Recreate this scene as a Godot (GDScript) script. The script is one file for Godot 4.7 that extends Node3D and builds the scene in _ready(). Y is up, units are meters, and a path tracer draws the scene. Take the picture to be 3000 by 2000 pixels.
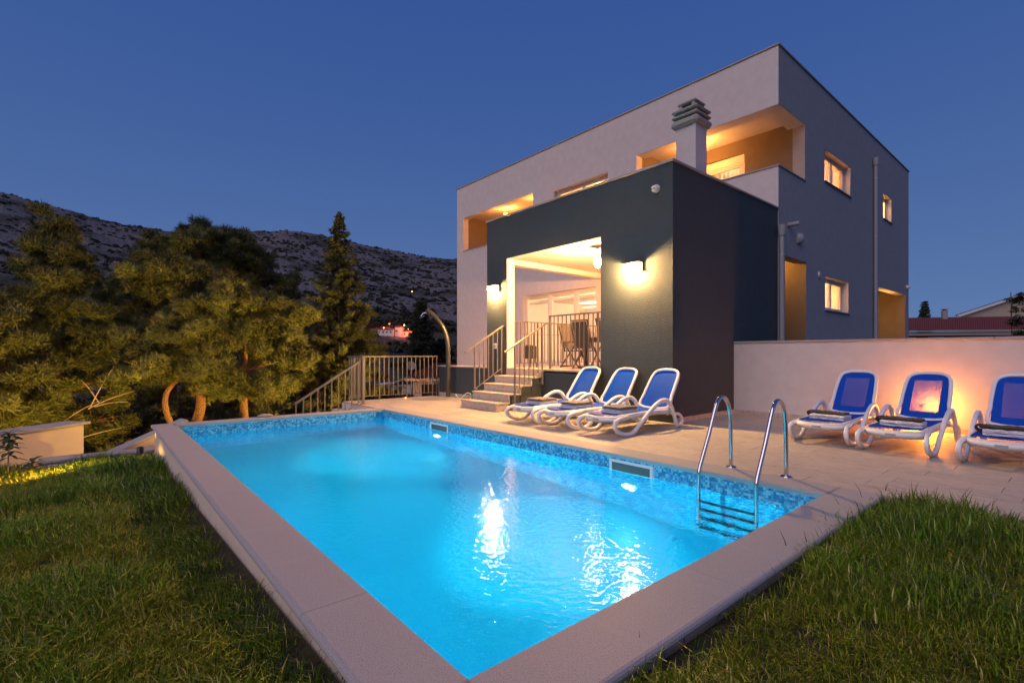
extends Node3D

# ------------------------------------------------------------------ helpers
var M := {}
var boxes := {}
var names := {}
var rng := RandomNumberGenerator.new()

class Geo:
	var v := PackedVector3Array()
	var n := PackedVector3Array()
	var t := PackedVector2Array()
	var c := PackedColorArray()
	var tint := Color.WHITE
	func tri(a: Vector3, b: Vector3, d: Vector3, na: Vector3, nb: Vector3, nd: Vector3, ua := Vector2.ZERO, ub := Vector2.ZERO, ud := Vector2.ZERO) -> void:
		if (d - a).cross(b - a).dot(na + nb + nd) < 0.0:
			v.append_array([a, d, b]); n.append_array([na, nd, nb]); t.append_array([ua, ud, ub])
		else:
			v.append_array([a, b, d]); n.append_array([na, nb, nd]); t.append_array([ua, ub, ud])
		c.append_array([tint, tint, tint])
	func quad(a: Vector3, b: Vector3, d: Vector3, e: Vector3, nn: Vector3) -> void:
		tri(a, b, d, nn, nn, nn, Vector2(0, 0), Vector2(1, 0), Vector2(1, 1))
		tri(a, d, e, nn, nn, nn, Vector2(0, 0), Vector2(1, 1), Vector2(0, 1))
	func flat(a: Vector3, b: Vector3, d: Vector3, hint := Vector3.UP) -> void:
		var nn := (d - a).cross(b - a).normalized()
		if nn.dot(hint) < 0.0:
			nn = -nn
		tri(a, b, d, nn, nn, nn)
	func box(lo: Vector3, hi: Vector3) -> void:
		var x := Vector3(hi.x - lo.x, 0, 0)
		var y := Vector3(0, hi.y - lo.y, 0)
		var z := Vector3(0, 0, hi.z - lo.z)
		quad(lo, lo + x, lo + x + y, lo + y, Vector3(0, 0, -1))
		quad(lo + z, lo + z + x, hi, lo + z + y, Vector3(0, 0, 1))
		quad(lo, lo + y, lo + y + z, lo + z, Vector3(-1, 0, 0))
		quad(lo + x, lo + x + y, hi, lo + x + z, Vector3(1, 0, 0))
		quad(lo, lo + x, lo + x + z, lo + z, Vector3(0, -1, 0))
		quad(lo + y, lo + y + x, hi, lo + y + z, Vector3(0, 1, 0))
	func mesh() -> ArrayMesh:
		var a := []
		a.resize(Mesh.ARRAY_MAX)
		a[Mesh.ARRAY_VERTEX] = v; a[Mesh.ARRAY_NORMAL] = n; a[Mesh.ARRAY_TEX_UV] = t; a[Mesh.ARRAY_COLOR] = c
		var m := ArrayMesh.new()
		m.add_surface_from_arrays(Mesh.PRIMITIVE_TRIANGLES, a)
		return m

func lin(r: float, g: float, b: float) -> Color:
	return Color(r, g, b).linear_to_srgb()

func noise_tex(size: int, freq: float, octaves: int, seed_: int, ramp = null, cell := false) -> NoiseTexture2D:
	var f := FastNoiseLite.new()
	f.noise_type = FastNoiseLite.TYPE_CELLULAR if cell else FastNoiseLite.TYPE_SIMPLEX_SMOOTH
	f.frequency = freq
	f.fractal_octaves = octaves
	f.fractal_type = FastNoiseLite.FRACTAL_FBM if octaves > 1 else FastNoiseLite.FRACTAL_NONE
	f.seed = seed_
	var t := NoiseTexture2D.new()
	t.width = size; t.height = size; t.seamless = true; t.noise = f
	if ramp != null:
		var g := Gradient.new()
		g.offsets = PackedFloat32Array(ramp[0]); g.colors = PackedColorArray(ramp[1])
		t.color_ramp = g
	return t

func mat(key: String, color: Color, rough := 0.8, opts := {}) -> StandardMaterial3D:
	var m := StandardMaterial3D.new()
	m.resource_name = key
	m.albedo_color = color
	m.roughness = rough
	m.metallic_specular = opts.get("spec", 0.5)
	m.metallic = opts.get("metal", 0.0)
	if opts.has("tex"):
		m.albedo_texture = opts.tex
	if opts.has("bump"):
		m.heightmap_enabled = true; m.heightmap_texture = opts.bump; m.heightmap_scale = opts.get("height", 0.2)
	if opts.has("tri"):
		m.uv1_triplanar = true; m.uv1_world_triplanar = true; m.uv1_scale = Vector3.ONE * float(opts.tri)
		m.uv1_triplanar_sharpness = 6.0
	if opts.has("tri_local"):
		m.uv1_triplanar = true; m.uv1_scale = Vector3.ONE * float(opts.tri_local)
	if opts.has("vc"):
		m.vertex_color_use_as_albedo = true
	if opts.has("alpha"):
		m.transparency = BaseMaterial3D.TRANSPARENCY_ALPHA; m.albedo_color.a = opts.alpha
	if opts.has("emit"):
		m.emission_enabled = true; m.emission = opts.emit; m.emission_energy_multiplier = opts.get("energy", 1.0)
	if opts.has("back"):
		m.backlight_enabled = true; m.backlight = opts.back
	if opts.has("coat"):
		m.clearcoat_enabled = true; m.clearcoat = opts.coat; m.clearcoat_roughness = 0.15
	if opts.has("rim"):
		m.rim_enabled = true; m.rim = opts.rim
	m.cull_mode = BaseMaterial3D.CULL_DISABLED
	M[key] = m
	return m

func numbered(called: String) -> String:
	var k: int = names.get(called, 0)
	names[called] = k + 1
	return called if k == 0 else "%s_%03d" % [called, k]

func thing(called: String, label: String, category: String, where := Vector3.ZERO, turn := 0.0, group := "") -> Node3D:
	var o := Node3D.new()
	o.name = numbered(called)
	add_child(o)
	o.position = where
	o.rotation.y = turn
	tag(o, label, category, group)
	return o

func tag(o: Node, label: String, category: String, group := "") -> void:
	o.set_meta("label", label)
	o.set_meta("category", category)
	if group != "":
		o.set_meta("group", group)

func put(parent: Node, called: String, mesh: Mesh, material: Material, where := Vector3.ZERO, basis_ := Basis.IDENTITY) -> MeshInstance3D:
	var o := MeshInstance3D.new()
	o.name = numbered(called) if parent == self else called
	o.mesh = mesh
	o.material_override = material
	o.transform = Transform3D(basis_, where)
	parent.add_child(o, true)
	return o

func structure(called: String, mesh: Mesh, material: Material) -> MeshInstance3D:
	var o := put(self, called, mesh, material)
	o.set_meta("kind", "structure")
	return o

func box_mesh(size: Vector3, bevel := 0.0) -> Mesh:
	var key := "%.4f %.4f %.4f %.4f" % [size.x, size.y, size.z, bevel]
	if boxes.has(key):
		return boxes[key]
	var g := Geo.new()
	var h := size / 2
	if bevel <= 0.0:
		g.box(-h, h)
	else:
		var b := minf(bevel, minf(h.x, minf(h.y, h.z)) * 0.9)
		var i := h - Vector3(b, b, b)
		for s in [-1.0, 1.0]:
			g.quad(Vector3(s * h.x, -i.y, -i.z), Vector3(s * h.x, i.y, -i.z), Vector3(s * h.x, i.y, i.z), Vector3(s * h.x, -i.y, i.z), Vector3(s, 0, 0))
			g.quad(Vector3(-i.x, s * h.y, -i.z), Vector3(i.x, s * h.y, -i.z), Vector3(i.x, s * h.y, i.z), Vector3(-i.x, s * h.y, i.z), Vector3(0, s, 0))
			g.quad(Vector3(-i.x, -i.y, s * h.z), Vector3(i.x, -i.y, s * h.z), Vector3(i.x, i.y, s * h.z), Vector3(-i.x, i.y, s * h.z), Vector3(0, 0, s))
			for r in [-1.0, 1.0]:
				g.quad(Vector3(s * h.x, r * i.y, -i.z), Vector3(s * i.x, r * h.y, -i.z), Vector3(s * i.x, r * h.y, i.z), Vector3(s * h.x, r * i.y, i.z), Vector3(s, r, 0).normalized())
				g.quad(Vector3(s * h.x, -i.y, r * i.z), Vector3(s * i.x, -i.y, r * h.z), Vector3(s * i.x, i.y, r * h.z), Vector3(s * h.x, i.y, r * i.z), Vector3(s, 0, r).normalized())
				g.quad(Vector3(-i.x, s * h.y, r * i.z), Vector3(-i.x, s * i.y, r * h.z), Vector3(i.x, s * i.y, r * h.z), Vector3(i.x, s * h.y, r * i.z), Vector3(0, s, r).normalized())
				for q in [-1.0, 1.0]:
					g.flat(Vector3(s * h.x, r * i.y, q * i.z), Vector3(s * i.x, r * h.y, q * i.z), Vector3(s * i.x, r * i.y, q * h.z), Vector3(s, r, q))
	boxes[key] = g.mesh()
	return boxes[key]

# a box between two world corners, as a part of parent (whose own turn is zero)
func bx(parent: Node, called: String, lo: Vector3, hi: Vector3, material: Material, bevel := 0.0) -> MeshInstance3D:
	var a := Vector3(minf(lo.x, hi.x), minf(lo.y, hi.y), minf(lo.z, hi.z))
	var b := Vector3(maxf(lo.x, hi.x), maxf(lo.y, hi.y), maxf(lo.z, hi.z))
	return put(parent, called, box_mesh(b - a, bevel), material, (a + b) / 2 - origin_of(parent))

func origin_of(parent: Node) -> Vector3:
	var p := Vector3.ZERO
	while parent is Node3D and parent != self:
		p += parent.position
		parent = parent.get_parent()
	return p

# a bar of w x h section from a to b (parent's own space)
func bar(parent: Node, called: String, a: Vector3, b: Vector3, w: float, h: float, material: Material, bevel := 0.003) -> MeshInstance3D:
	var d := b - a
	var f := d.normalized()
	var side := f.cross(Vector3.UP)
	side = Vector3.RIGHT if side.length() < 0.01 else side.normalized()
	var up := side.cross(f).normalized()
	return put(parent, called, box_mesh(Vector3(w, h, snappedf(d.length(), 0.0001)), bevel), material, (a + b) / 2, Basis(side, up, -f))

func ring(rx: float, ry: float, sides: int, power := 2.0) -> PackedVector2Array:
	var p := PackedVector2Array()
	for k in sides:
		var a := TAU * k / sides
		var cx := cos(a)
		var sy := sin(a)
		p.append(Vector2(signf(cx) * pow(absf(cx), 2.0 / power) * rx, signf(sy) * pow(absf(sy), 2.0 / power) * ry))
	return p

func smooth_path(pts: Array, per := 5, closed := false) -> PackedVector3Array:
	var out := PackedVector3Array()
	var n := pts.size()
	var last := n if closed else n - 1
	for i in last:
		var p0: Vector3 = pts[(i - 1 + n) % n] if closed or i > 0 else pts[0]
		var p1: Vector3 = pts[i]
		var p2: Vector3 = pts[(i + 1) % n]
		var p3: Vector3 = pts[(i + 2) % n] if closed or i + 2 < n else pts[n - 1]
		for k in per:
			var u := float(k) / per
			out.append(0.5 * ((2.0 * p1) + (p2 - p0) * u + (2.0 * p0 - 5.0 * p1 + 4.0 * p2 - p3) * u * u + (3.0 * p1 - p0 - 3.0 * p2 + p3) * u * u * u))
	if not closed:
		out.append(pts[n - 1])
	return out

# sweep a profile along a path; side fixes the frame when given, else it is carried along
func sweep(g: Geo, path: PackedVector3Array, profile: PackedVector2Array, side_hint := Vector3.ZERO, closed := false, scales := PackedFloat32Array(), caps := true) -> void:
	var n := path.size()
	var rings: Array = []
	var norms: Array = []
	var carried := Vector3.ZERO
	for i in n:
		var t: Vector3
		if closed:
			t = path[(i + 1) % n] - path[(i - 1 + n) % n]
		else:
			t = path[mini(i + 1, n - 1)] - path[maxi(i - 1, 0)]
		t = t.normalized()
		var side := side_hint
		if side_hint == Vector3.ZERO:
			if carried == Vector3.ZERO:
				carried = t.cross(Vector3.UP) if absf(t.y) < 0.95 else t.cross(Vector3.RIGHT)
			carried = (carried - t * carried.dot(t)).normalized()
			side = carried
		var nor := side.cross(t).normalized()
		side = t.cross(nor).normalized()
		var s := scales[i] if scales.size() == n else 1.0
		var r := PackedVector3Array()
		var m := PackedVector3Array()
		for p in profile:
			r.append(path[i] + (nor * p.x + side * p.y) * s)
			m.append((nor * p.x + side * p.y).normalized())
		rings.append(r)
		norms.append(m)
	var k := profile.size()
	for i in (n if closed else n - 1):
		var j := (i + 1) % n
		for q in k:
			var w := (q + 1) % k
			g.tri(rings[i][q], rings[j][q], rings[j][w], norms[i][q], norms[j][q], norms[j][w], Vector2(float(q) / k, i * 0.2), Vector2(float(q) / k, j * 0.2), Vector2(float(w) / k, j * 0.2))
			g.tri(rings[i][q], rings[j][w], rings[i][w], norms[i][q], norms[j][w], norms[i][w], Vector2(float(q) / k, i * 0.2), Vector2(float(w) / k, j * 0.2), Vector2(float(w) / k, i * 0.2))
	if not closed and caps:
		for e in [0, n - 1]:
			var dir: Vector3 = (path[0] - path[1]).normalized() if e == 0 else (path[n - 1] - path[n - 2]).normalized()
			for q in range(1, k - 1):
				g.tri(rings[e][0], rings[e][q], rings[e][q + 1], dir, dir, dir)

func tube(parent: Node, called: String, pts: PackedVector3Array, radius: float, material: Material, sides := 10, closed := false, scales := PackedFloat32Array()) -> MeshInstance3D:
	var g := Geo.new()
	sweep(g, pts, ring(radius, radius, sides), Vector3.ZERO, closed, scales)
	return put(parent, called, g.mesh(), material)

func lathe(g: Geo, profile: Array, sides := 20, centre := Vector3.ZERO) -> void:
	for i in profile.size() - 1:
		var p: Vector2 = profile[i]
		var q: Vector2 = profile[i + 1]
		var d := q - p
		var nn := Vector2(d.y, -d.x).normalized()
		for k in sides:
			var a := TAU * k / sides
			var b := TAU * (k + 1) / sides
			var ca := Vector3(cos(a), 0, sin(a))
			var cb := Vector3(cos(b), 0, sin(b))
			var up := Vector3(0, 1, 0)
			var na := ca * nn.x + up * nn.y
			var nb := cb * nn.x + up * nn.y
			if p.x > 0.0001:
				g.tri(centre + ca * p.x + up * p.y, centre + cb * p.x + up * p.y, centre + cb * q.x + up * q.y, na, nb, nb)
			if q.x > 0.0001:
				g.tri(centre + ca * p.x + up * p.y, centre + cb * q.x + up * q.y, centre + ca * q.x + up * q.y, na, nb, na)

# a wall slab with rectangular holes. axis "x": lies in a plane of constant x (u = z); axis "z": u = x. holes: [u0, v0, u1, v1]
func slab(axis: String, u0: float, u1: float, v0: float, v1: float, w0: float, w1: float, holes := []) -> ArrayMesh:
	var g := Geo.new()
	var us := [u0, u1]
	var vs := [v0, v1]
	for h in holes:
		for x in [h[0], h[2]]:
			if x > u0 + 1e-4 and x < u1 - 1e-4 and not us.has(x): us.append(x)
		for y in [h[1], h[3]]:
			if y > v0 + 1e-4 and y < v1 - 1e-4 and not vs.has(y): vs.append(y)
	us.sort()
	vs.sort()
	var solid := func(i: int, j: int) -> bool:
		if i < 0 or j < 0 or i >= us.size() - 1 or j >= vs.size() - 1:
			return false
		var mu: float = (us[i] + us[i + 1]) / 2
		var mv: float = (vs[j] + vs[j + 1]) / 2
		for h in holes:
			if mu > h[0] and mu < h[2] and mv > h[1] and mv < h[3]:
				return false
		return true
	var P := func(u: float, v: float, w: float) -> Vector3:
		return Vector3(w, v, u) if axis == "x" else Vector3(u, v, w)
	var N := func(u: float, v: float, w: float) -> Vector3:
		return Vector3(w, v, u) if axis == "x" else Vector3(u, v, w)
	for i in us.size() - 1:
		for j in vs.size() - 1:
			if not solid.call(i, j):
				continue
			var a: float = us[i]
			var b: float = us[i + 1]
			var e: float = vs[j]
			var f: float = vs[j + 1]
			g.quad(P.call(a, e, w0), P.call(b, e, w0), P.call(b, f, w0), P.call(a, f, w0), N.call(0, 0, -1))
			g.quad(P.call(a, e, w1), P.call(b, e, w1), P.call(b, f, w1), P.call(a, f, w1), N.call(0, 0, 1))
			if not solid.call(i - 1, j): g.quad(P.call(a, e, w0), P.call(a, f, w0), P.call(a, f, w1), P.call(a, e, w1), N.call(-1, 0, 0))
			if not solid.call(i + 1, j): g.quad(P.call(b, e, w0), P.call(b, f, w0), P.call(b, f, w1), P.call(b, e, w1), N.call(1, 0, 0))
			if not solid.call(i, j - 1): g.quad(P.call(a, e, w0), P.call(b, e, w0), P.call(b, e, w1), P.call(a, e, w1), N.call(0, -1, 0))
			if not solid.call(i, j + 1): g.quad(P.call(a, f, w0), P.call(b, f, w0), P.call(b, f, w1), P.call(a, f, w1), N.call(0, 1, 0))
	return g.mesh()

func omni(parent: Node, where: Vector3, color: Color, energy: float, size := 0.05, reach := 40.0) -> OmniLight3D:
	var l := OmniLight3D.new()
	l.name = "glow"
	l.light_color = color; l.light_energy = energy; l.light_size = size; l.omni_range = reach; l.omni_attenuation = 2.0
	l.shadow_enabled = true
	l.position = where
	parent.add_child(l, true)
	return l

func multi(parent: Node, called: String, mesh: Mesh, material: Material, places: Array, colors: PackedColorArray) -> MultiMeshInstance3D:
	var mm := MultiMesh.new()
	mm.transform_format = MultiMesh.TRANSFORM_3D
	mm.use_colors = colors.size() > 0
	mm.mesh = mesh
	mm.instance_count = places.size()
	for i in places.size():
		mm.set_instance_transform(i, places[i])
		if colors.size() > 0:
			mm.set_instance_color(i, colors[i])
	var o := MultiMeshInstance3D.new()
	o.name = numbered(called) if parent == self else called
	o.multimesh = mm
	o.material_override = material
	parent.add_child(o, true)
	return o

# many small copies of a mesh joined into one part
func bake(parent: Node, called: String, mesh: Mesh, material: Material, places: Array, colors: PackedColorArray) -> MeshInstance3D:
	var src := mesh.surface_get_arrays(0)
	var sv: PackedVector3Array = src[Mesh.ARRAY_VERTEX]
	var sn: PackedVector3Array = src[Mesh.ARRAY_NORMAL]
	var v := PackedVector3Array()
	var n := PackedVector3Array()
	var c := PackedColorArray()
	var tone := PackedColorArray()
	tone.resize(sv.size())
	for i in places.size():
		var x: Transform3D = places[i]
		v.append_array(x * sv)
		n.append_array(Transform3D(x.basis.orthonormalized(), Vector3.ZERO) * sn)
		tone.fill(colors[i])
		c.append_array(tone)
	var a := []
	a.resize(Mesh.ARRAY_MAX)
	a[Mesh.ARRAY_VERTEX] = v; a[Mesh.ARRAY_NORMAL] = n; a[Mesh.ARRAY_COLOR] = c
	var m := ArrayMesh.new()
	m.add_surface_from_arrays(Mesh.PRIMITIVE_TRIANGLES, a)
	return put(parent, called, m, material)

func copy(o: Node3D, where: Vector3, label: String, turn := 0.0) -> Node3D:
	var r: Node3D = o.duplicate()
	var base := String(o.name)
	var cut := base.length() - 4
	if cut > 0 and base[cut] == "_" and base.substr(cut + 1).is_valid_int():
		base = base.left(cut)
	r.name = numbered(base)
	add_child(r)
	r.position = where
	r.rotation.y = turn
	r.set_meta("label", label)
	return r

# ------------------------------------------------------------------ the scene
const EYE := Vector3(0, 1.27, 0)
const YAW := -0.70239
const XC := 8.066     # porch front
const XF := 12.70     # facade
const ZS := -4.97     # right-hand side of the house
const XW := 10.43     # garden wall
const WATER := -0.21
const FLOOR := 0.91

func fwd() -> Vector3:
	return Vector3(-sin(YAW), 0, -cos(YAW))

func right() -> Vector3:
	return Vector3(cos(YAW), 0, -sin(YAW))

func lawn_y(x: float, z: float) -> float:
	var y := -0.085
	if z < -1.0:
		y += 0.048 * (z + 1.0)
	y -= 0.03 * maxf(0.0, -x)
	return y + 0.02 * sin(x * 1.7 + z * 0.9) * clampf((0.6 - x) * 2.0, 0.2, 1.0)

func _ready() -> void:
	rng.seed = 11
	camera_and_sky()
	materials()
	terrain()
	lawn()
	pool()
	deck()
	house()
	porch()
	garden_walls()
	railings()
	furniture()
	pool_gear()
	lamps()
	small_things()
	trees()
	neighbours()

func camera_and_sky() -> void:
	var cam := Camera3D.new()
	cam.name = "camera"
	var near := 0.05
	cam.set_frustum(2.0 * near * 1000.0 / 1445.5, Vector2(0, 35.8 / 1445.5 * near), near, 6000.0)
	cam.position = EYE
	cam.rotation.y = YAW
	add_child(cam)
	cam.current = true
	var e := Environment.new()
	e.background_mode = Environment.BG_SKY
	var s := ProceduralSkyMaterial.new()
	s.sky_top_color = Color8(46, 80, 148)
	s.sky_horizon_color = Color8(98, 127, 174)
	s.sky_curve = 0.22
	s.ground_horizon_color = Color8(60, 72, 98)
	s.ground_bottom_color = Color8(24, 26, 32)
	s.sun_angle_max = 1.0
	var sky := Sky.new()
	sky.sky_material = s
	e.sky = sky
	e.background_energy_multiplier = 1.0
	e.tonemap_mode = Environment.TONE_MAPPER_LINEAR
	e.tonemap_exposure = 1.0
	e.sdfgi_enabled = true; e.ssao_enabled = true; e.ssil_enabled = true
	var w := WorldEnvironment.new()
	w.name = "world"
	w.environment = e
	add_child(w)
	# the last glow of the western sky, behind the camera
	var sun := DirectionalLight3D.new()
	sun.name = "afterglow"
	sun.light_energy = 0.48
	sun.light_color = Color(1.0, 0.88, 0.85)
	sun.light_angular_distance = 60.0
	sun.shadow_enabled = true
	sun.sky_mode = DirectionalLight3D.SKY_MODE_LIGHT_ONLY
	add_child(sun)
	sun.look_at_from_position(Vector3.ZERO, Vector3(0.80, -0.60, -0.10), Vector3.UP)

func materials() -> void:
	var grain := noise_tex(512, 0.055, 4, 3)
	var fine := noise_tex(512, 0.12, 3, 8)
	var blotch := noise_tex(512, 0.006, 5, 21, [[0.0, 0.5, 1.0], [Color(0.955, 0.955, 0.955), Color(0.98, 0.98, 0.98), Color(1, 1, 1)]])
	var speck := noise_tex(1024, 0.085, 3, 5, [[0.0, 0.27, 0.36, 0.5, 1.0], [Color(0.6, 0.58, 0.56), Color(0.82, 0.81, 0.80), Color(0.95, 0.95, 0.94), Color(0.97, 0.97, 0.97), Color(1, 1, 1)]])
	var vein := noise_tex(1024, 0.009, 6, 31, [[0.0, 0.35, 0.55, 0.75, 1.0], [Color(0.80, 0.78, 0.75), Color(0.92, 0.90, 0.88), Color(0.98, 0.97, 0.95), Color(0.9, 0.88, 0.85), Color(1, 1, 1)]])
	mat("light_render", lin(0.61, 0.565, 0.55), 0.9, {"tex": blotch, "bump": fine, "height": 0.12, "tri": 0.9})
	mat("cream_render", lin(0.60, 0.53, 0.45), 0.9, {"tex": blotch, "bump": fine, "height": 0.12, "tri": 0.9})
	mat("grey_render", lin(0.33, 0.325, 0.335), 0.9, {"tex": blotch, "bump": fine, "height": 0.12, "tri": 0.9})
	mat("dark_render", lin(0.046, 0.060, 0.068), 0.85, {"tex": blotch, "bump": grain, "height": 0.8, "tri": 1.25})
	mat("tan_render", lin(0.18, 0.138, 0.085), 0.9, {"tex": blotch, "bump": fine, "height": 0.15, "tri": 0.9})
	mat("ceiling_white", lin(0.74, 0.68, 0.60), 0.9, {"tex": blotch, "tri": 0.5})
	mat("room_white", lin(0.78, 0.70, 0.64), 0.9, {"tex": blotch, "tri": 0.5})
	mat("coping", lin(0.39, 0.37, 0.36), 0.75, {"tex": speck, "bump": fine, "height": 0.02, "tri": 1.4})
	mat("lip", lin(0.66, 0.68, 0.68), 0.6)
	for k in 4:
		mat("deck_%d" % k, lin(0.50 + 0.012 * k, 0.445 + 0.011 * k, 0.38 + 0.009 * k), 0.6, {"tex": vein, "bump": fine, "height": 0.03, "tri": 0.35 + 0.07 * k})
		M["deck_%d" % k].uv1_scale = Vector3(1.1 + 0.2 * k, 0.6, 0.30 + 0.04 * k)
		M["deck_%d" % k].uv1_offset = Vector3(0.17 * k, 0.0, 0.31 * k)
	mat("joint", lin(0.33, 0.30, 0.26), 0.95)
	mat("step_stone", lin(0.52, 0.46, 0.40), 0.7, {"tex": vein, "bump": fine, "height": 0.03, "tri": 0.8})
	mat("riser_stone", lin(0.36, 0.31, 0.27), 0.75, {"tex": vein, "bump": fine, "height": 0.03, "tri": 0.8})
	mat("aluminium", lin(0.085, 0.085, 0.08), 0.34, {"metal": 0.6, "bump": fine, "height": 0.01, "tri": 3.0})
	mat("rail_paint", lin(0.18, 0.165, 0.14), 0.45, {"metal": 0.25})
	mat("steel", lin(0.62, 0.61, 0.60), 0.09, {"metal": 1.0})
	mat("pipe", lin(0.32, 0.34, 0.36), 0.5)
	mat("white_plastic", lin(0.78, 0.77, 0.76), 0.38, {"coat": 0.25})
	mat("window_white", lin(0.76, 0.70, 0.62), 0.45)
	mat("frame_grey", lin(0.45, 0.42, 0.38), 0.4, {"metal": 0.5})
	mat("black_metal", lin(0.025, 0.025, 0.027), 0.5)
	mat("black_plastic", lin(0.02, 0.02, 0.02), 0.45)
	mat("glass", Color(0.9, 0.95, 0.95), 0.02, {"alpha": 0.05})
	var weave := noise_tex(256, 0.35, 2, 77)
	mat("sling", lin(0.006, 0.068, 0.44), 0.6, {"bump": weave, "height": 0.05, "tri_local": 6.0, "spec": 0.2})
	mat("sling_thin", lin(0.008, 0.070, 0.44), 0.6, {"alpha": 0.90, "spec": 0.2, "bump": weave, "height": 0.05, "tri_local": 6.0})
	mat("pad_grey", lin(0.09, 0.085, 0.085), 0.8)
	var terry := noise_tex(256, 0.2, 3, 78)
	mat("towel_white", lin(0.74, 0.74, 0.76), 0.95, {"bump": terry, "height": 0.5, "tri_local": 5.0, "rim": 0.5})
	mat("towel_grey", lin(0.22, 0.195, 0.17), 0.95, {"bump": terry, "height": 0.5, "tri_local": 5.0, "rim": 0.5})
	mat("towel_brown", lin(0.045, 0.035, 0.03), 0.95, {"bump": terry, "height": 0.5, "tri_local": 5.0, "rim": 0.5})
	mat("wicker", lin(0.05, 0.042, 0.036), 0.6, {"bump": weave, "height": 0.2, "tri_local": 4.0})
	mat("roof_red", lin(0.19, 0.045, 0.035), 0.85, {"tex": blotch, "tri": 0.4})
	mat("brick", lin(0.28, 0.09, 0.05), 0.9, {"tex": blotch, "tri": 0.8})
	mat("plaster", lin(0.5, 0.42, 0.31), 0.9, {"tex": blotch, "tri": 0.4})
	mat("plaster_grey", lin(0.3, 0.29, 0.28), 0.9, {"tex": blotch, "tri": 0.4})
	mat("concrete", lin(0.38, 0.38, 0.36), 0.9, {"tex": vein, "bump": grain, "height": 0.5, "tri": 1.2})
	mat("white_paint", lin(0.72, 0.70, 0.66), 0.6)
	mat("mosaic", Color.WHITE, 0.22, {"vc": true})
	var chip := noise_tex(1024, 0.035, 1, 91, [[0.0, 0.3, 0.45, 0.6, 0.8, 1.0], [Color8(36, 152, 194), Color8(48, 180, 210), Color8(86, 204, 222), Color8(56, 188, 214), Color8(42, 164, 202), Color8(30, 140, 188)]], true)
	mat("pool_tile", Color.WHITE, 0.3, {"tex": chip, "tri": 1.05})
	mat("grout", lin(0.36, 0.50, 0.56), 0.7)
	var ripple := noise_tex(1024, 0.018, 4, 44)
	var w := mat("water", Color(0.22, 0.94, 1.0), 0.0, {"bump": ripple, "height": 0.24, "tri": 0.62})
	w.albedo_color.a = 0.0
	w.refraction_enabled = true
	w.refraction_scale = 0.033
	w.transparency = BaseMaterial3D.TRANSPARENCY_ALPHA
	w.cull_mode = BaseMaterial3D.CULL_BACK
	var soil := noise_tex(512, 0.03, 4, 61, [[0.0, 0.5, 1.0], [Color8(30, 26, 16), Color8(52, 50, 26), Color8(70, 62, 36)]])
	mat("soil", Color.WHITE, 0.95, {"tex": soil, "bump": grain, "height": 1.0, "tri": 0.8})
	mat("blade", Color.WHITE, 0.55, {"vc": true, "spec": 0.3, "back": Color(0.35, 0.35, 0.35)})
	mat("needle", Color.WHITE, 0.6, {"vc": true, "back": Color(0.25, 0.25, 0.25)})
	mat("leaf", Color.WHITE, 0.5, {"vc": true, "back": Color(0.3, 0.3, 0.3)})
	var bark := noise_tex(512, 0.03, 4, 64, [[0.0, 0.45, 0.6, 1.0], [Color8(60, 44, 34), Color8(120, 92, 72), Color8(150, 118, 94), Color8(176, 146, 122)]])
	mat("bark", Color(0.9, 0.85, 0.8), 0.95, {"tex": bark, "bump": bark, "height": 3.0, "tri": 1.6})
	mat("pale_bark", lin(0.42, 0.34, 0.27), 0.9, {"tex": blotch, "tri": 2.0})
	mat("pebble", Color.WHITE, 0.8, {"vc": true})
	var rock := noise_tex(1024, 0.02, 6, 71, [[0.0, 0.4, 0.52, 0.62, 1.0], [Color(0.55, 0.55, 0.55), Color(0.70, 0.69, 0.68), Color(0.86, 0.85, 0.86), Color(1, 1, 1), Color(0.9, 0.88, 0.88)]])
	mat("hillside", Color.WHITE, 0.97, {"vc": true, "tex": rock, "bump": rock, "height": 150.0, "tri": 0.012})
	mat("shrub", Color.WHITE, 0.95, {"vc": true})
	# lamps
	mat("bulb_warm", lin(1.0, 0.82, 0.5), 0.4, {"emit": Color(1.0, 0.86, 0.62), "energy": 14.0})
	mat("bulb_bright", lin(1.0, 0.82, 0.5), 0.4, {"emit": Color(1.0, 0.86, 0.62), "energy": 110.0})
	mat("bulb_cool", lin(0.9, 0.95, 1.0), 0.4, {"emit": Color(0.8, 0.93, 1.0), "energy": 120.0})
	mat("bulb_amber", lin(1.0, 0.7, 0.3), 0.4, {"emit": Color(1.0, 0.68, 0.28), "energy": 6.0})
	mat("bulb_sodium", lin(1.0, 0.5, 0.1), 0.4, {"emit": Color(1.0, 0.5, 0.12), "energy": 30.0})
	mat("led_strip", lin(1.0, 0.8, 0.6), 0.4, {"emit": Color(1.0, 0.86, 0.72), "energy": 5.0})
	mat("curtain", lin(0.85, 0.80, 0.74), 0.9, {"back": Color(0.8, 0.75, 0.7)})

# ------------------------------------------------------------------ land
var skyline := [[-900, 500], [-300, 530], [0, 562.5], [119, 595], [196, 613], [268, 636], [333, 652], [417, 665], [506, 677], [600, 680], [702, 679], [792, 677], [833, 674], [893, 681], [982, 696], [1071, 717], [1161, 735], [1250, 753], [1336, 759], [1450, 790], [1700, 860], [2100, 930], [2600, 985], [3400, 1005]]

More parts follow.
